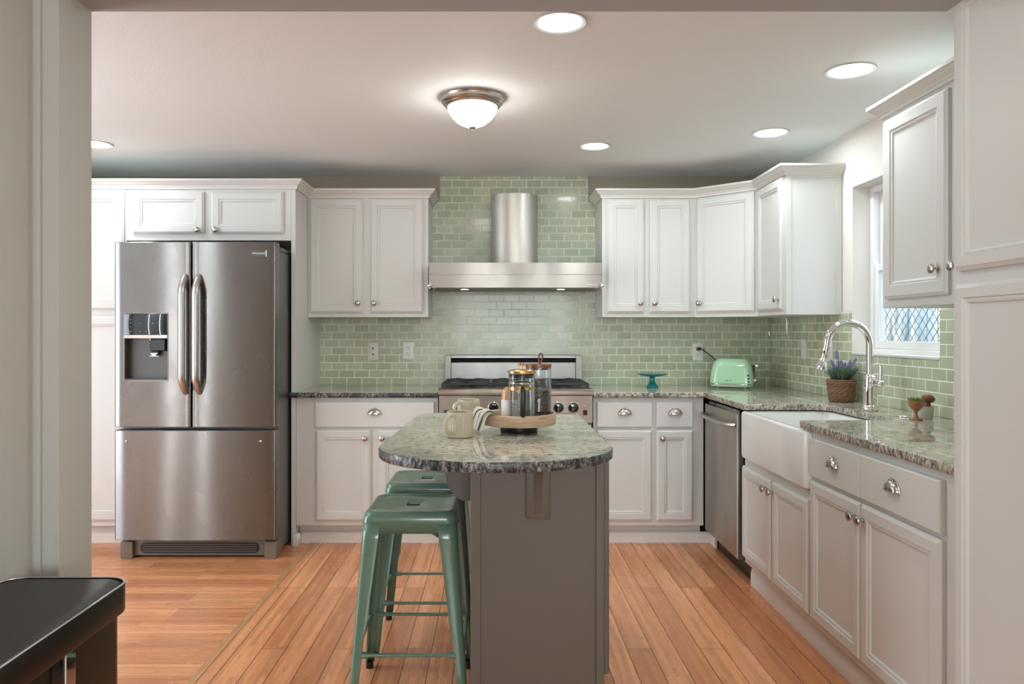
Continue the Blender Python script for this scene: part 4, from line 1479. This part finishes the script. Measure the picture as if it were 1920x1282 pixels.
def make_stool(label, loc, rz):
    st = thing('counter_stool', label, 'stool', loc, rz, 'green metal counter stools at the island')
    b = MB()
    hole = []
    ref = rrect(0, 0, 0.130, 0.130, 0.03, 8)
    for x, y in ref:
        a = math.atan2(y, x)
        c, s_ = math.cos(a), math.sin(a)
        k = 1 / ((abs(c / 0.022) ** 3 + abs(s_ / 0.050) ** 3) ** (1 / 3))
        hole.append((c * k, s_ * k))
    rings = [sq(0.158, 0.036, 0.600), sq(0.1575, 0.036, 0.632), sq(0.1585, 0.036, 0.6335), sq(0.1575, 0.036, 0.648), sq(0.154, 0.038, 0.660), sq(0.148, 0.040, 0.6675), sq(0.141, 0.040, 0.670),
             sq(0.134, 0.038, 0.6695), sq(0.130, 0.036, 0.6665), sq(0.100, 0.036, 0.6655)]
    rings += [[(x * 1.25, y * 1.2, 0.6655) for x, y in hole], [(x * 1.08, y * 1.06, 0.6645) for x, y in hole], [(x, y, 0.661) for x, y in hole], [(x, y, 0.652) for x, y in hole]]
    b.loops(rings, False, False)
    seat = b.build('seat', 'stool', st)
    md = seat.modifiers.new('sheet', 'SOLIDIFY')
    md.thickness = 0.0025
    md.offset = -1
    # legs: folded sheet with a narrowing flange
    for sx in (-1, 1):
        for sy in (-1, 1):
            b = MB()
            rings = []
            for z, w_, lip in ((0.632, 0.062, 0), (0.58, 0.058, 0), (0.40, 0.048, 0.0), (0.30, 0.042, 0.0), (0.265, 0.036, 0.004), (0.15, 0.032, 0.006), (0.02, 0.028, 0.006)):
                u = (0.632 - z) / 0.632
                c = 0.1565 + 0.045 * u
                r_ = 0.030 - 0.014 * u
                sec = [(w_, lip)] if lip else [(w_, 0.0004)]
                sec += [(w_ * 0.98, 0), ((w_ + r_) / 2, 0)]
                for i in range(7):
                    a = R(90 * i / 6)
                    sec.append((r_ - r_ * math.sin(a), r_ - r_ * math.cos(a)))
                sec += [(0, (w_ + r_) / 2), (0, w_ * 0.98), (lip if lip else 0.0004, w_)]
                rings.append([(sx * (c - p), sy * (c - q), z) for p, q in sec])
            b.loops(rings, False, False, closed=False)
            lg = b.build('leg', 'stool', st)
            md = lg.modifiers.new('sheet', 'SOLIDIFY')
            md.thickness = 0.0022
            md.offset = 0
            c = 0.2000 - 0.012
            MB().lathe([(0.0135, 0.0), (0.0145, 0.006), (0.0145, 0.024), (0.012, 0.026)], 14, (sx * c, sy * c, 0), cap0=True, cap1=True).build('rubber_foot', 'black', lg)
    # rungs
    zc, h = 0.205, 0.1565 + 0.045 * (0.632 - 0.205) / 0.632 - 0.006
    for (dx, dy) in ((0, -1), (0, 1), (-1, 0), (1, 0)):
        b = MB()
        L = h - 0.022
        pts, rs = [], []
        for u in (-1, -0.86, -0.80, 0.80, 0.86, 1):
            p = (dx * h + (L * u if dx == 0 else 0), dy * h + (L * u if dy == 0 else 0), zc)
            pts.append(p)
            rs.append(0.0125 if abs(u) > 0.83 else 0.0075)
        b.tube(pts, rs, 10, flat=0.8)
        b.build('rung', 'stool', st)
    # crossed braces under the seat
    for s_ in (1, -1):
        b = MB()
        pts = []
        for i in range(11):
            u = -1 + 2 * i / 10
            pts.append((u * 0.150, s_ * u * 0.150, 0.590 - 0.035 * u * u + (0.009 if s_ > 0 else 0)))
        b.tube(pts, 0.006, 8)
        b.build('brace', 'stool', st)
    return st


st1 = make_stool('green metal backless stool nearest the camera at the island', (-0.286, 2.668, 0), 0)
st2 = copy_tree(st1)
st2.location = (-0.280, 3.148, 0)
st2['label'] = 'green metal backless stool behind the nearer one at the island'

# ------------------------------------------------------------------ trash can
tc = thing('trash_can', 'black stainless rectangular trash can against the doorway wall', 'trash can', (-0.99, 1.42, 0))
hx_, hy_ = 0.148, 0.338


def cring(inset, z, r):
    return [(x, y, z) for x, y in rrect(0, 0, hx_ - inset, hy_ - inset, r, 7)]


MB().loops([cring(0.016, 0.01, 0.04), cring(0.016, 0.64, 0.04)]).build('can_body', 'can', tc)
b = MB()
b.loops([cring(0.014, 0.635, 0.05), cring(0.001, 0.637, 0.055), cring(0, 0.640, 0.055), cring(0, 0.698, 0.055), cring(0.0015, 0.7005, 0.054), cring(0.004, 0.7005, 0.052), cring(0.0045, 0.690, 0.052)], True, True)
b.build('rim', 'can', tc)
MB().loops([cring(0.007, 0.688, 0.050), cring(0.007, 0.697, 0.050), cring(0.010, 0.6995, 0.048)]).build('lid', 'can_lid', tc)
b = MB()
rp = [(x, y, 0.7005) for x, y in rrect(0, 0, hx_ - 0.002, hy_ - 0.002, 0.054, 7)]
b.tube(rp + [rp[0]], 0.0022, 6)
b.build('rim_edge', 'handle_steel', tc)
b = MB()
b.box(hx_ - 0.0165, hx_ - 0.010, 0.075, 0.112, 0.02, 0.632, 0.002)
b.build('side_trim', 'chrome', tc)
MB().box(hx_ - 0.0165, hx_ - 0.0135, 0.035, 0.074, 0.02, 0.632).build('side_gap', 'black_gloss', tc)
MB().box(-0.13, 0.13, -0.32, 0.32, 0.0, 0.012, 0.003).build('base', 'black', tc)

# ------------------------------------------------------------------ things on the island
ZI = 0.9155


def make_mug(label, loc, rz):
    mg = thing('mug', label, 'mug', loc, rz, 'ribbed stoneware mugs on the island')
    r = 0.0452
    h = 0.087

    def fl(rad, z, a):
        return rad + (0.0020 * (abs(math.cos(a * 15)) - 0.5) if rad > r - 0.001 and 0.008 < z < h - 0.009 else 0)
    b = MB()
    b.lathe([(0, 0.001), (r - 0.004, 0.0), (r - 0.001, 0.002), (r, 0.006), (r, 0.009), (r, 0.03), (r, 0.055), (r, h - 0.0095), (r - 0.0005, h - 0.008), (r - 0.0005, h - 0.002), (r - 0.002, h), (r - 0.0038, h - 0.001), (r - 0.005, h - 0.004)], 144, mod=fl)
    b.build('mug_body', 'mug', mg)
    MB().lathe([(r - 0.0045, h - 0.003), (r - 0.005, 0.012), (r - 0.012, 0.007), (0, 0.006)], 40).build('mug_inside', 'mug_in', mg)
    b = MB()
    pts = []
    for i in range(15):
        a = R(78 - 156 * i / 14)
        pts.append((r - 0.004 + 0.031 * math.cos(a) ** 0.7, 0, 0.046 + 0.030 * math.sin(a)))
    b.tube(pts, 0.0066, 12, flat=1.0)
    b.build('handle', 'mug', mg)
    return mg


m1 = make_mug('ribbed beige stoneware mug in front of the round tray', (-0.1186, 2.573, ZI), R(232))
m2 = copy_tree(m1)
m2.location = (-0.105, 3.04, ZI)
m2.rotation_euler = (0, 0, R(222))
m2['label'] = 'ribbed beige stoneware mug farther back beside the striped towel'

# turntable tray
tx, ty = 0.089, 2.72
tr_ = thing('turntable_tray', 'round wooden turntable tray on a dark base on the island', 'tray', (tx, ty, ZI))
MB().lathe([(0, 0.0), (0.066, 0.0), (0.067, 0.003), (0.067, 0.024), (0.0, 0.024)], 48).build('base', 'black', tr_)
MB().lathe([(0, 0.0245), (0.118, 0.0245), (0.130, 0.027), (0.1335, 0.033), (0.1335, 0.062), (0.132, 0.0665), (0.129, 0.068), (0.125, 0.066), (0.124, 0.060), (0.122, 0.038), (0.118, 0.036), (0, 0.036)], 72).build('tray', 'tray', tr_)
ZY = ZI + 0.0365

# french press
fp = thing('french_press', 'glass french press with a brass lid on the wooden tray', 'french press', (0.0965, 2.668, ZY))
MB().lathe([(0.0455, 0.004), (0.0465, 0.006), (0.0465, 0.166), (0.0475, 0.170), (0.0460, 0.170), (0.0447, 0.165), (0.0447, 0.0075), (0.0435, 0.006), (0, 0.006), (0, 0.004), (0.0455, 0.004)], 48).build('beaker', 'glass', fp)
MB().lathe([(0, 0.0065), (0.043, 0.0065), (0.043, 0.010), (0, 0.0105)], 32).build('grounds', 'beans', fp)
MB().lathe([(0.0, 0.192), (0.030, 0.190), (0.046, 0.187), (0.0495, 0.184), (0.0500, 0.177), (0.0490, 0.175), (0.046, 0.175)], 48).build('lid', 'brass', fp)
MB().lathe([(0.046, 0.1755), (0.0445, 0.1745), (0.0435, 0.160), (0.0, 0.160)], 40).build('lid_liner', 'black', fp)
MB().lathe([(0.004, 0.19), (0.004, 0.203), (0.014, 0.2045), (0.0155, 0.207), (0.0145, 0.210), (0.006, 0.2125), (0, 0.213)], 28).build('plunger_knob', 'copper', fp)
b = MB()
b.tube([(0, 0, 0.150), (0, 0, 0.192)], 0.0022, 8)
b.lathe([(0, 0.150), (0.020, 0.149), (0.042, 0.144), (0.043, 0.139), (0.041, 0.136), (0, 0.138)], 32)
for k in range(40):
    a = 2 * PI * k / 40
    b.ball((0.041 * math.cos(a), 0.041 * math.sin(a), 0.1405), 0.0034, 1)
b.build('plunger_filter', 'chrome', fp)
MB().lathe([(0.0468, 0.118), (0.0480, 0.118), (0.0480, 0.1285), (0.0468, 0.1285), (0.0468, 0.118)], 48).build('frame_band', 'brass', fp)
b = MB()
for a in (35, 145, 215, 325):
    c, s_ = math.cos(R(a)) * 0.0482, math.sin(R(a)) * 0.0482
    b.tube([(c, s_, 0.120), (c, s_, 0.004), (c * 1.08, s_ * 1.08, 0.0015)], 0.0024, 8)
b.lathe([(0.0468, 0.004), (0.0480, 0.004), (0.0480, 0.009), (0.0468, 0.009), (0.0468, 0.004)], 48)
b.build('frame', 'chrome', fp)
b = MB()
pts = [(0.002, -0.048, 0.125), (0.002, -0.062, 0.127), (0.002, -0.075, 0.120), (0.002, -0.078, 0.10), (0.002, -0.076, 0.06), (0.002, -0.072, 0.03), (0.002, -0.069, 0.018)]
b.tube(pts, [0.006, 0.008, 0.0100, 0.0105, 0.0105, 0.010, 0.008], 12)
b.build('handle', 'black', fp)

# canister of beans
cn = thing('coffee_canister', 'glass canister of coffee beans with a wooden lid and leather loop', 'canister', (0.163, 2.785, ZY))
MB().lathe([(0, 0.0), (0.0455, 0.0), (0.0475, 0.002), (0.0475, 0.190), (0.0468, 0.191), (0.0455, 0.190), (0.0455, 0.005), (0, 0.004)], 48).build('jar', 'glass', cn)
b = MB()
b.lathe([(0, 0.0045), (0.0448, 0.0048), (0.0450, 0.05), (0.0450, 0.106), (0.030, 0.112), (0.010, 0.109), (0, 0.110)], 40)
o = b.build('beans', 'beans', cn)
o['kind'] = 'stuff'
MB().lathe([(0, 0.2045), (0.0465, 0.2045), (0.0478, 0.203), (0.0478, 0.192), (0.0445, 0.191), (0.0445, 0.183), (0, 0.183)], 48).build('lid', 'wood_dark', cn)
b = MB()
pts = []
for i in range(17):
    a = 2 * PI * i / 16 - PI / 2
    rr_ = 0.5 * (1 + math.sin(a))
    pts.append((0.004 + 0.010 * math.cos(a) * (0.25 + 0.75 * rr_) + 0.006 * rr_, 0, 0.222 + 0.021 * math.sin(a)))
rings = []
for i, p in enumerate(pts):
    q = Vector(pts[min(i + 1, 16)]) - Vector(pts[max(i - 1, 0)])
    n = Vector((q.z, 0, -q.x)).normalized() * 0.0026
    p = Vector(p)
    rings.append([p + n + Vector((0, -0.006, 0)), p + n + Vector((0, 0.006, 0)), p - n + Vector((0, 0.006, 0)), p - n + Vector((0, -0.006, 0))])
b.loops(rings)
b.build('leather_loop', 'leather', cn)

# syrup bottle
bt = thing('syrup_bottle', 'dome topped amber bottle with a white label behind the french press', 'bottle', (0.056, 2.775, ZY))
MB().lathe([(0, 0), (0.0275, 0), (0.0300, 0.002), (0.0305, 0.006), (0.0305, 0.086), (0.0298, 0.096), (0.027, 0.106), (0.021, 0.114), (0.013, 0.119), (0.006, 0.121), (0, 0.1213)], 40).build('bottle', 'amber', bt)
lb_ = MB().lathe([(0.0307, 0.004), (0.0310, 0.005), (0.0310, 0.072), (0.0307, 0.073)], 40).build('label', 'paper', bt)
b = MB()
for k, (z, w_) in enumerate(((0.062, 30), (0.055, 44), (0.046, 26), (0.040, 40), (0.034, 36), (0.028, 20))):
    n = 8
    rings = []
    for i in range(n + 1):
        a = R(-80 - w_ / 2 + w_ * i / n + 12)
        rings.append([(0.0313 * math.cos(a), 0.0313 * math.sin(a), z), (0.0313 * math.cos(a), 0.0313 * math.sin(a), z + (0.0026 if k < 2 else 0.0014))])
    b.loops(rings, False, False, closed=False)
b.build('label_print', 'print', lb_)

# striped towel over the tray's edge
b = MB()
prof = [(0.062, 0.0415), (0.045, 0.044), (0.020, 0.060), (0.006, 0.0745), (-0.008, 0.078), (-0.020, 0.0720), (-0.029, 0.055), (-0.036, 0.030), (-0.044, 0.008)]
ux, uy = math.cos(R(205)), math.sin(R(205))       # outwards from the tray
vx, vy = -uy, ux                                  # along the rim
cx, cy = tx + ux * 0.129, ty + uy * 0.129
NV = 26
for layer in range(3):
    V = []
    for i, (d, z) in enumerate(prof):
        row = []
        k = i / (len(prof) - 1)
        for j in range(NV + 1):
            v = -0.050 + 0.100 * j / NV
            fold = 0.004 * math.sin(j * 0.9 + layer) * (0.3 + k) + 0.003 * math.sin(j * 2.1 + 2 * layer) * k
            sq_ = 1 - 0.30 * max(0, k - 0.35)
            o_ = -d + fold + layer * 0.0032 * (1 if k > 0.3 else 0.2)
            zz = z + layer * 0.0035 + (0.006 * math.sin(j * 0.35 + 1.0) if 0.2 < k < 0.7 else 0)
            row.append(b.bm.verts.new((cx + ux * o_ + vx * v * sq_ - tx, cy + uy * o_ + vy * v * sq_ - ty, max(zz, 0.006))))
        V.append(row)
    for i in range(len(prof) - 1):
        for j in range(NV):
            b.mi = 2 if (j + layer * 3) % 9 in (3, 4) else (1 if (j + layer * 2) % 9 in (0, 7) else 0)
            b._face([V[i][j], V[i][j + 1], V[i + 1][j + 1], V[i + 1][j]])
o = b.build('kitchen_towel', ['linen', 'linen_white', 'linen_green'], ang=80)
o.location = (tx, ty, ZI)
md = o.modifiers.new('cloth', 'SOLIDIFY')
md.thickness = 0.0016
md.offset = 1
md = o.modifiers.new('soft', 'SUBSURF')
md.levels = md.render_levels = 1
tag(o, 'folded cream towel with dark green stripes draped over the tray edge', 'towel')

# ------------------------------------------------------------------ things on the counters
ZT = 0.9155
cs = MB()
cs.lathe([(0, 0.0), (0.036, 0.0), (0.039, 0.004), (0.036, 0.012), (0.026, 0.024), (0.018, 0.036), (0.0155, 0.050), (0.017, 0.066), (0.024, 0.071), (0.060, 0.075), (0.090, 0.083), (0.0965, 0.088), (0.0975, 0.091), (0.094, 0.091), (0.060, 0.084), (0, 0.082)], 48)
o = cs.build('cake_stand', 'teal_glass')
o.location = (1.022, 4.868, ZT)
tag(o, 'small teal glass cake stand on the counter near the toaster', 'cake stand')

# toaster
ts = thing('toaster', 'mint green retro two slice toaster on the corner counter', 'toaster', (1.53, 4.83, ZT), R(-27))
b = MB()
hl, hd_ = 0.134, 0.082


def tring(ix_, iy_, z, r):
    return [(x, y, z) for x, y in rrect(0, 0, hl - ix_, hd_ - iy_, r, 8)]


b.loops([tring(0.004, 0.004, 0.030, 0.045), tring(0.0, 0.0, 0.034, 0.048), tring(0.0, 0.001, 0.06, 0.05), tring(0.004, 0.004, 0.10, 0.05), tring(0.012, 0.009, 0.14, 0.05), tring(0.022, 0.015, 0.165, 0.05),
         tring(0.034, 0.024, 0.182, 0.045), tring(0.048, 0.036, 0.1905, 0.036), tring(0.062, 0.050, 0.192, 0.022)])
tb = b.build('shell', 'mint', ts)
MB().loops([tring(0.012, 0.012, 0.010, 0.04), tring(0.004, 0.004, 0.014, 0.045), tring(0.001, 0.001, 0.024, 0.047)]).build('base', 'mint', ts)
MB().loops([tring(0.0005, 0.0005, 0.024, 0.047), tring(-0.001, -0.001, 0.026, 0.048), tring(-0.001, -0.001, 0.029, 0.048), tring(0.0005, 0.0005, 0.031, 0.047)]).build('trim_band', 'chrome', ts)
for sx in (-1, 1):
    for sy in (-1, 1):
        MB().lathe([(0.008, 0), (0.009, 0.004), (0.009, 0.012)], 12, (sx * 0.085, sy * 0.045, 0), cap0=True).build('foot', 'mint', ts)
for sy in (-0.018, 0.018):
    MB().box(-0.068, 0.068, sy - 0.010, sy + 0.010, 0.188, 0.1925, 0.001).build('slot', 'black', ts)
MB().box(hl - 0.012, hl + 0.001, -0.008, 0.008, 0.062, 0.150, 0.003).build('lever_track', 'black', ts)
b = MB()
b.tube([(hl - 0.006, 0, 0.148), (hl + 0.014, 0, 0.146)], 0.005, 10)
b.box(hl + 0.010, hl + 0.022, -0.018, 0.018, 0.138, 0.152, 0.004, 2)
b.build('lever', 'chrome', ts)
MB().lathe([(0.016, 0), (0.0165, 0.010), (0.013, 0.016), (0, 0.017)], 24, (hl - 0.002, 0.0, 0.052), axis='X').build('browning_dial', 'chrome', ts)
for k in range(3):
    MB().lathe([(0.006, 0), (0.0055, 0.003), (0, 0.0035)], 14, (0.107, -hd_ + 0.0085 + 0.0008 * k, 0.046 + 0.020 * k), axis='-Y').build('button', 'black', ts)
b = MB()
b.prism([(-0.030, 0.053), (-0.012, 0.053), (-0.018, 0.047), (-0.022, 0.045)], 'Y', -hd_ - 0.0004, -hd_ + 0.003)
b.box(-0.010, 0.006, -hd_ - 0.0004, -hd_ + 0.003, 0.0495, 0.0535)
b.build('emblem', 'steel_dark', ts)
# cord and plug (world points turned into the toaster's frame)
Mi = Matrix.Translation(ts.location) @ Matrix.Rotation(R(-27), 4, 'Z')
Mi = Mi.inverted()
wp = [(1.383, 5.083, 1.160), (1.395, 5.072, 1.160), (1.408, 5.060, 1.152), (1.428, 5.045, 1.133), (1.452, 5.02, 1.112), (1.470, 4.99, 1.085), (1.485, 4.96, 1.03), (1.50, 4.93, 0.96)]
b = MB()
b.tube([Mi @ Vector(p) for p in wp], 0.0036, 8)
cd = b.build('power_cord', 'black', ts)
b = MB()
b.box(-0.013, 0.013, -0.026, 0.0, -0.011, 0.011, 0.004, 2, mtx=Mi @ Matrix.Translation((1.381, yp - 0.008, 1.161)))
b.build('plug', 'black', cd)

# paper towel holder: bent chrome wire under the corner cabinet
b = MB()
b.box(-0.045, 0.028, -0.012, 0.012, -0.006, 0.0, 0.001)
b.tube([(0.0, 0, -0.004), (0.036, 0, -0.006), (0.044, 0, -0.012), (0.046, 0, -0.03), (0.046, 0, -0.105), (0.043, 0, -0.116), (0.034, 0, -0.120), (-0.052, 0, -0.120), (-0.062, 0, -0.116), (-0.065, 0, -0.108), (-0.065, 0, -0.092)], 0.0042, 8)
o = b.build('paper_towel_holder', 'chrome')
o.location = (1.782, 4.70, ZU - 0.0005)
tag(o, 'bent chrome paper towel holder hanging under the corner wall cabinet', 'paper towel holder')

# faucet
fa = thing('faucet', 'tall chrome gooseneck faucet behind the farmhouse sink', 'faucet', (1.718, 3.44, ZT))
MB().lathe([(0.034, 0), (0.036, 0.003), (0.036, 0.010), (0.033, 0.014), (0.034, 0.018), (0.0325, 0.022), (0.0285, 0.026), (0.0285, 0.098), (0.0305, 0.100), (0.0305, 0.106), (0.0275, 0.109), (0.0265, 0.145), (0.029, 0.148), (0.028, 0.154), (0.020, 0.160), (0.0175, 0.166)], 36, cap0=True, cap1=True).build('body', 'chrome', fa)
b = MB()
pts = [(0, 0, 0.16), (0, 0, 0.22), (0, 0, 0.300)]
for i in range(1, 17):
    a = R(180 * i / 17)
    pts.append((-0.098 + 0.098 * math.cos(a), 0, 0.302 + 0.098 * math.sin(a)))
pts += [(-0.1975, 0, 0.295), (-0.203, 0, 0.272)]
b.tube(pts, 0.0165, 16)
b.build('gooseneck', 'chrome', fa)
b = MB()
hm = Matrix.Translation((-0.203, 0, 0.272)) @ Matrix.Rotation(R(14), 4, 'Y')
b.lathe([(0.0195, 0.004), (0.0205, 0.0), (0.0195, -0.004), (0.0165, -0.008), (0.0165, -0.040), (0.019, -0.042), (0.019, -0.047), (0.0165, -0.050), (0.021, -0.062), (0.028, -0.082), (0.028, -0.088), (0.022, -0.090), (0, -0.090)], 24, mtx=hm, cap0=True)
b.build('spray_head', 'chrome', fa)
b = MB()
b.tube([(0, -0.020, 0.128), (0.004, -0.048, 0.128)], 0.0165, 16)
b.tube([(0.004, -0.046, 0.128), (0.004, -0.052, 0.128)], 0.021, 18)
b.tube([(0.004, -0.052, 0.128), (0.008, -0.072, 0.128)], 0.013, 14)
b.ball((0.010, -0.078, 0.128), 0.0175, 3)
b.tube([(0.010, -0.078, 0.138), (0.010, -0.079, 0.206)], [0.0105, 0.0088], 14)
b.tube([(0.010, -0.079, 0.204), (0.010, -0.079, 0.212)], 0.0115, 14)
b.build('side_lever', 'chrome', fa)

# sink-top button
b = MB()
b.lathe([(0.026, 0), (0.026, 0.003), (0.022, 0.0055), (0.012, 0.0055), (0.011, 0.008), (0, 0.0085)], 28, cap0=True)
o = b.build('disposal_button', 'chrome')
o.location = (1.735, 3.19, ZT)
tag(o, 'flat round chrome button on the granite beside the faucet', 'button')

# lavender in a seagrass basket
lv = thing('lavender_plant', 'lavender in a small woven basket on the counter by the faucet', 'potted plant', (1.792, 3.885, ZT))


def weave(rad, z, a):
    row = int(z / 0.0095)
    return rad + 0.0028 * math.sin(a * 15 + (PI if row % 2 else 0) + z * 40) + 0.0016 * math.sin(a * 41 + z * 900)


prof = [(0, 0.001), (0.054, 0.0)]
for i in range(13):
    z = 0.004 + i * 0.0086
    rr_ = 0.057 + 0.0125 * (i / 12)
    prof += [(rr_, z), (rr_ + 0.0026, z + 0.0030), (rr_ + 0.0026, z + 0.0056), (rr_, z + 0.0082)]
prof += [(0.069, 0.115), (0.064, 0.116), (0.062, 0.105)]
b = MB()
b.lathe(prof, 90, mod=lambda r_, z, a: weave(r_, z, a) if r_ > 0.0555 and z < 0.113 else r_)
b.lathe([(0.063, 0.104), (0, 0.106)], 40)
b.build('basket', 'basket', lv, ang=60)
rr = random.Random(11)
b = MB()
for i in range(300):
    a = rr.uniform(0, 2 * PI)
    r0 = rr.uniform(0, 0.045)
    ln = rr.uniform(0.06, 0.12)
    out_ = rr.uniform(0.2, 1.0)
    d = Vector((math.cos(a), math.sin(a), 0))
    base = d * r0 + Vector((0, 0, 0.102))
    p1 = base + d * ln * 0.45 * out_ + Vector((0, 0, ln * 0.55))
    p2 = base + d * ln * 0.85 * out_ + Vector((0, 0, ln * (1.0 - 0.4 * out_)))
    if p2.x > 0.080:
        p2.x = 0.080
    s_ = Vector((-d.y, d.x, 0)) * 0.0030
    V = [b.bm.verts.new(q) for q in (base - s_ * 0.5, base + s_ * 0.5, p1 + s_, p1 - s_)]
    t_ = b.bm.verts.new(p2)
    b._face(V)
    b._face([V[3], V[2], t_])
o = b.build('foliage', 'leaf', lv, ang=80)
md = o.modifiers.new('leafy', 'SOLIDIFY')
md.thickness = 0.0007
stems = [(-0.062, -0.02, 0.215), (-0.050, 0.0, 0.200), (-0.020, 0.01, 0.262), (-0.010, -0.02, 0.215), (0.005, 0.0, 0.205), (0.020, -0.035, 0.190), (0.040, -0.02, 0.215), (0.062, -0.03, 0.222), (0.055, -0.05, 0.180), (-0.075, -0.03, 0.170), (0.0, 0.03, 0.21), (0.03, 0.02, 0.20)]
for k, (dx, dy, dz) in enumerate(stems):
    b = MB()
    top = Vector((dx, dy, dz))
    base = Vector((dx * 0.25, dy * 0.25, 0.103))
    mid = base.lerp(top, 0.6) + Vector((0, 0, 0.012))
    b.mi = 1
    b.tube([base, mid, top], 0.0012, 5)
    b.mi = 0
    ax = (top - mid).normalized()
    for i in range(34):
        u = i / 33
        a = i * 2.4
        rad = 0.0072 * math.sin(PI * min(1, 0.15 + 0.85 * (1 - u)) * 0.62)
        c = top - ax * (0.044 * (1 - u))
        side = ax.orthogonal().normalized()
        side.rotate(Matrix.Rotation(a, 3, ax))
        b.ball(c + side * rad, 0.0027, 1, (1, 1, 1.3))
    b.build('lavender_spike', ['lavender', 'leaf'], lv)

# turned wooden goblet with moss, white cup, wooden pestle
gb = thing('wooden_goblet', 'small turned wooden goblet topped with green sprigs on the near counter', 'goblet', (1.724, 3.075, ZT))
MB().lathe([(0, 0), (0.024, 0), (0.0255, 0.002), (0.024, 0.005), (0.010, 0.010), (0.0062, 0.018), (0.006, 0.028), (0.010, 0.036), (0.020, 0.046), (0.0275, 0.058), (0.0295, 0.068), (0.0300, 0.078), (0.028, 0.079), (0.026, 0.070), (0, 0.068)], 36).build('goblet', 'wood_mid', gb)
b = MB()
for i in range(170):
    a = rr.uniform(0, 2 * PI)
    q = rr.uniform(0, 0.026)
    base = Vector((q * math.cos(a), q * math.sin(a), 0.068))
    tip = base + Vector((math.cos(a) * rr.uniform(0.0, 0.012), math.sin(a) * rr.uniform(0.0, 0.012), rr.uniform(0.012, 0.026)))
    b.tube([base, base.lerp(tip, 0.5) + Vector((0, 0, 0.003)), tip], [0.0011, 0.0010, 0.0004], 4)
b.build('sprigs', 'leaf_lite', gb)
cu = MB()
cu.lathe([(0, 0.0), (0.024, 0.0), (0.0265, 0.003), (0.0290, 0.025), (0.0300, 0.049), (0.0290, 0.0505), (0.0275, 0.049), (0.0265, 0.024), (0.024, 0.006), (0, 0.005)], 36)
o = cu.build('ceramic_cup', 'ceramic')
o.location = (1.794, 3.128, ZT)
tag(o, 'small pale ceramic cup holding the wooden pestle behind the goblet', 'cup')
b = MB()
ax = Vector((0.10, -0.12, 1.0)).normalized()
pm = ax.to_track_quat('Z', 'Y').to_matrix().to_4x4()
b.lathe([(0, 0.0), (0.012, 0.001), (0.0155, 0.008), (0.0160, 0.030), (0.0145, 0.050), (0.011, 0.060), (0.0125, 0.064), (0, 0.066)], 28, mtx=pm)
top = ax * 0.079
hm = Matrix.Translation(top) @ Matrix.Rotation(R(18), 4, 'Y')
for_ = bmesh.new()
bmesh.ops.create_uvsphere(for_, u_segments=24, v_segments=14, radius=1.0)
for v in for_.verts:
    v.co = Vector((v.co.x * 0.026, v.co.y * 0.024, v.co.z * 0.0175))
b.merge(for_, hm)
o = b.build('wooden_pestle', 'wood_dark')
o.location = (1.792, 3.128, ZT + 0.0055)
tag(o, 'dark wooden mushroom headed pestle standing in the ceramic cup', 'pestle')
